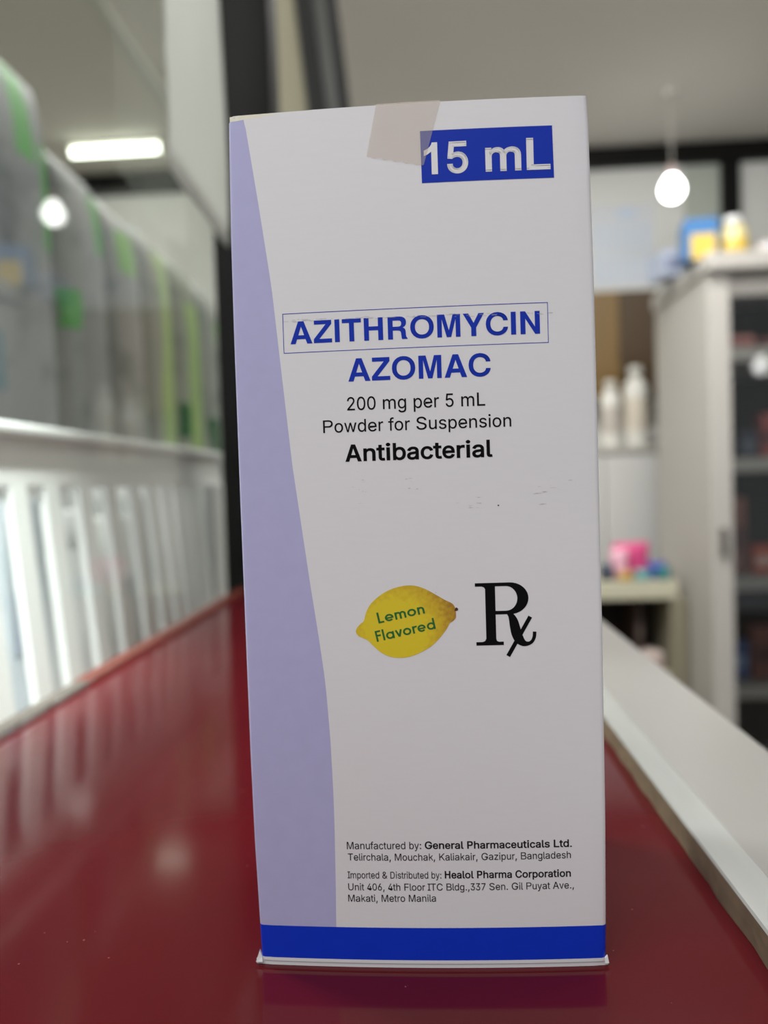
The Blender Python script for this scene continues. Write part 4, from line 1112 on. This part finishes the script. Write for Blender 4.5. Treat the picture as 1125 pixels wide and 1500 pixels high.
items = [  # x, z shelf index (-1 = base), w, d, h, body colour, band colour, label
    (0.955, 3, 0.10, 0.09, 0.045, (176, 120, 112), (120, 60, 60), 'flat pinkish carton on the top shelf of the cabinet'),
    (1.075, 3, 0.10, 0.09, 0.035, (110, 60, 56), (70, 40, 40), 'flat dark red carton beside it on the cabinet top shelf'),
    (0.985, 2, 0.05, 0.06, 0.085, (40, 46, 62), (90, 96, 110), 'small navy carton on the second cabinet shelf'),
    (1.050, 2, 0.055, 0.06, 0.135, (150, 70, 66), (90, 40, 44), 'taller red carton on the second cabinet shelf'),
    (1.130, 2, 0.07, 0.06, 0.15, (60, 66, 62), (120, 120, 110), 'dark grey carton at the right on the second cabinet shelf'),
    (0.945, 1, 0.06, 0.07, 0.235, (138, 88, 74), (96, 50, 46), 'tall brown red carton on the middle cabinet shelf'),
    (1.030, 1, 0.07, 0.07, 0.085, (212, 92, 60), (236, 200, 190), 'short orange carton on the middle cabinet shelf'),
    (1.120, 1, 0.07, 0.07, 0.11, (206, 176, 168), (150, 110, 100), 'pale pink carton right of the orange one on the middle shelf'),
    (0.945, 0, 0.06, 0.07, 0.12, (58, 84, 140), (130, 150, 190), 'blue carton on the lowest cabinet shelf'),
    (1.030, 0, 0.09, 0.07, 0.165, (118, 66, 54), (80, 40, 36), 'brown carton right of the blue one on the lowest shelf'),
    (1.130, 0, 0.08, 0.07, 0.14, (74, 56, 50), (110, 80, 70), 'dark brown carton at the right end of the lowest shelf'),
]
for i, (x, s, w, d, h, c, c2, lb) in enumerate(items):
    zt = FZ + (SH[s] + 0.042)
    t = thing('carton', lb, 'carton', (x, 2.30, zt), 0.0, 'cartons on the cabinet shelves')
    box('carton_body', (-w / 2, 0, 0), (w / 2, d, h), mat('shelf carton %d' % i, c, 0.5, noise=0.12, nscale=40), t, 0.0015)
    box('printed_panel', (-w * 0.42, -0.0008, h * 0.30), (w * 0.42, 0.0, h * 0.62), mat('shelf carton print %d' % i, c2, 0.5), t)

# on top of the cabinet
ZT = FZ + 1.712
M_yel = mat('yellow print', (204, 172, 66), 0.45, noise=0.06, nscale=30)
t = thing('medicine_box', 'blue topped box with a yellow front on top of the tall cabinet', 'box', (0.832, 2.24, ZT), math.radians(-10))
box('box_body', (-0.048, 0, 0), (0.048, 0.10, 0.118), mat('bright blue board', (32, 100, 156), 0.45, noise=0.08, nscale=30), t, 0.002)
box('printed_panel', (-0.030, -0.0012, 0.0), (0.040, 0.0, 0.072), M_yel, t)
t = thing('medicine_box', 'grey blue box at the left end on top of the tall cabinet', 'box', (0.808, 2.42, ZT), math.radians(8))
box('box_body', (-0.03, 0, 0), (0.03, 0.12, 0.085), mat('grey blue board', (160, 168, 186), 0.5, noise=0.06, nscale=30), t, 0.002)
box('printed_panel', (-0.022, -0.0012, 0.02), (0.022, 0.0, 0.055), mat('slate print', (112, 118, 142), 0.5), t)
t = thing('yellow_bottle', 'white capped pale yellow bottle on top of the tall cabinet', 'bottle', (0.940, 2.28, ZT))
lathe('bottle_body', [(0, 0), (0.040, 0), (0.042, 0.004), (0.042, 0.080), (0.036, 0.094), (0.018, 0.102), (0, 0.102)], mat('pale yellow plastic', (206, 194, 142), 0.4), t, 24)
lathe('wrap_label', [(0.0422, 0.012), (0.0426, 0.013), (0.0426, 0.055), (0.0422, 0.056)], M_yel, t, 24)
lathe('cap', [(0, 0.102), (0.026, 0.102), (0.026, 0.124), (0.023, 0.127), (0, 0.127)], M_plastic, t, 20)
t = thing('cream_box', 'cream box behind the yellow bottle on top of the cabinet', 'box', (0.975, 2.42, ZT), math.radians(4))
box('box_body', (-0.045, 0, 0), (0.045, 0.08, 0.125), mat('cream board', (232, 222, 176), 0.5, noise=0.05, nscale=30), t, 0.002)
box('printed_panel', (-0.03, -0.0012, 0.03), (0.03, 0.0, 0.08), mat('pale yellow print', (238, 220, 120), 0.5), t)
t = thing('medicine_box', 'pale box with a sky blue end at the right on top of the cabinet', 'box', (1.085, 2.27, ZT))
box('box_body', (-0.065, 0, 0), (0.065, 0.10, 0.050), mat('pale board', (226, 218, 220), 0.5, noise=0.04, nscale=30), t, 0.002)
box('printed_panel', (-0.038, -0.0012, 0.008), (0.05, 0.0, 0.045), mat('sky blue print', (88, 172, 214), 0.5), t)

# wall cabinet of brown wood and the things below it
wc = thing('wall_cabinet', 'brown wooden cabinet fixed to the back wall left of the tall cabinet', 'cabinet', (0.80, 3.398, 0.40))
box('cabinet_body', (-0.26, -0.15, 0.0), (0.20, 0.0, 0.466), mat('dark brown wood', (66, 50, 28), 0.5, 0.4, noise=0.2, nscale=8, stretch=(1, 1, 0.1)), wc, 0.003)
d1 = box('door', (-0.255, -0.168, 0.005), (0.035, -0.151, 0.461), mat('tan wood', (118, 92, 48), 0.45, noise=0.15, nscale=10, stretch=(1, 1, 0.1)), wc, 0.003)
d1['label'] = 'tan door'
box('knob', (0.012, -0.182, 0.20), (0.024, -0.168, 0.212), M_brown, d1, 0.003)
box('door', (0.040, -0.168, 0.005), (0.196, -0.151, 0.461), mat('brown wood', (70, 52, 28), 0.45, noise=0.15, nscale=10, stretch=(1, 1, 0.1)), wc, 0.003)
ch = thing('white_cupboard', 'plain white cupboard against the back wall under the brown cabinet', 'cupboard', (0.74, 2.98, FZ))
box('cupboard_body', (-0.30, 0.02, 0.05), (0.22, 0.40, 1.17), M_cab, ch, 0.004)
box('plinth', (-0.28, 0.03, 0.0), (0.20, 0.40, 0.05), M_dark, ch)
box('worktop', (-0.31, 0.0, 1.17), (0.23, 0.41, 1.195), M_cab, ch, 0.004)
for x0_, x1_ in ((-0.295, -0.042), (-0.036, 0.217)):
    d = box('door', (x0_, 0.002, 0.06), (x1_, 0.02, 1.16), mat('cupboard door white', (198, 197, 194), 0.45, noise=0.03), ch, 0.003)
    box('knob', (x1_ - 0.03, -0.012, 0.62), (x1_ - 0.018, 0.002, 0.632), M_white_metal, d, 0.003)
M_jar = mat('milky white plastic', (224, 222, 214), 0.4, 0.5, noise=0.03, nscale=12)
for x, y, r, h, lb, band in ((0.755, 3.08, 0.040, 0.27, 'shorter white bottle on the cupboard, next to the carton edge', (190, 182, 172)),
                             (0.862, 3.10, 0.048, 0.325, 'taller cream white bottle on the cupboard under the brown cabinet', (214, 204, 188))):
    t = thing('white_bottle', lb, 'bottle', (x, y, FZ + 1.195))
    lathe('bottle_body', [(0, 0), (r * 0.95, 0), (r, 0.006), (r, h * 0.72), (r * 0.85, h * 0.80), (r * 0.45, h * 0.86), (r * 0.45, h * 0.9), (0, h * 0.9)], M_jar, t, 24)
    lathe('cap', [(0, h * 0.89), (r * 0.55, h * 0.89), (r * 0.55, h * 0.99), (r * 0.5, h), (0, h)], M_jar, t, 20)
    lathe('wrap_label', [(r * 1.004, h * 0.2), (r * 1.012, h * 0.21), (r * 1.012, h * 0.6), (r * 1.004, h * 0.61)], mat('bottle label %d' % band[0], band, 0.5, noise=0.2, nscale=40), t, 24)

# low open shelf with small coloured things
M_low = mat('greenish cream shelf board', (186, 182, 160), 0.5, noise=0.05, nscale=10)
ls = thing('low_shelf', 'low cream shelf unit left of the tall cabinet with a dark open bay', 'shelf', (0.64, 2.40, FZ))
box('shelf_board', (-0.20, 0.0, 0.675), (0.16, 0.30, 0.735), M_low, ls, 0.004)
box('shelf_board', (-0.185, 0.02, 0.40), (0.135, 0.30, 0.43), M_low, ls, 0.003)
box('end_panel', (0.135, 0.0, 0.0), (0.19, 0.30, 0.675), mat('olive grey panel', (128, 122, 104), 0.6, noise=0.06), ls, 0.003)
box('end_panel', (-0.215, 0.0, 0.0), (-0.185, 0.30, 0.675), M_low, ls, 0.003)
box('back_panel', (-0.185, 0.285, 0.0), (0.135, 0.30, 0.675), M_dark, ls)
ZL = FZ + 0.735


def pouch(loc, w, h, d, c, lb, rot=0.0):
    o = soft_pack('pouch', w, h, d, mat('pouch %s' % lb, c, 0.4, noise=0.15, nscale=50), None)
    o.location = loc
    o.rotation_euler = (0, 0, math.radians(90 + rot))
    return tag(o, lb, 'pouch', 'coloured pouches on the low shelf')


pouch((0.675, 2.50, ZL), 0.12, 0.118, 0.05, (200, 70, 122), 'bright pink pouch standing on the low shelf')
pouch((0.625, 2.46, ZL), 0.06, 0.100, 0.04, (222, 170, 186), 'pale pink pouch left of the bright pink one on the low shelf')
pouch((0.580, 2.44, ZL), 0.05, 0.055, 0.04, (62, 70, 84), 'dark slate pouch at the left on the low shelf')
pouch((0.637, 2.42, ZL), 0.045, 0.030, 0.03, (186, 150, 60), 'small ochre pouch at the front of the low shelf')
pouch((0.690, 2.42, ZL), 0.05, 0.036, 0.03, (96, 160, 160), 'small pale teal pouch at the front of the low shelf')
pouch((0.745, 2.45, ZL), 0.06, 0.058, 0.04, (60, 66, 150), 'indigo pouch right of the bright pink one on the low shelf')
pouch((0.758, 2.42, ZL), 0.045, 0.042, 0.03, (50, 120, 120), 'dark teal pouch at the right end of the low shelf')
t = thing('paper_packet', 'pale crumpled packet in the open bay of the low shelf', 'packet', (0.735, 2.45, FZ + 0.43))
box('packet_body', (-0.045, 0, 0), (0.03, 0.09, 0.062), mat('pale paper', (196, 180, 172), 0.6, noise=0.1, nscale=40), t, 0.012)
box('printed_panel', (-0.03, -0.0015, 0.015), (0.015, 0.0, 0.045), mat('faded print', (170, 150, 146), 0.6), t)
t = thing('folder', 'dark brown folder standing in the open bay of the low shelf', 'folder', (0.700, 2.50, FZ + 0.43))
box('cover', (-0.012, 0, 0), (0.012, 0.15, 0.215), mat('folder brown', (66, 48, 44), 0.6, noise=0.1), t, 0.003)
box('spine_label', (-0.008, -0.001, 0.10), (0.008, 0.0, 0.16), mat('folder label', (104, 92, 86), 0.6), t)

# price sheet on the back wall
ps = thing('wall_poster', 'pale poster with faint blue lines on the back wall', 'poster', (0.90, 3.399, 0.92))
box('paper', (-0.14, -0.0015, 0), (0.14, 0.0, 0.36), mat('poster paper', (206, 209, 214), 0.6, noise=0.02), ps)
bm = bmesh.new()
for i in range(7):
    for j in range(2): add_box(bm, (-0.12 + i * 0.036, -0.0022, 0.02 + j * 0.14), (-0.108 + i * 0.036, -0.0015, 0.13 + j * 0.14))
add_box(bm, (-0.02, -0.0022, 0.30), (0.06, -0.0015, 0.335))
finish(bm, 'printed_lines', mat('faint blue print', (190, 204, 224), 0.6), ps)
struct('trim_4', (1.17, 3.392, 0.70), (1.322, 3.40, 1.43), mat('greenish grey wall panel', (172, 178, 168), 0.7))
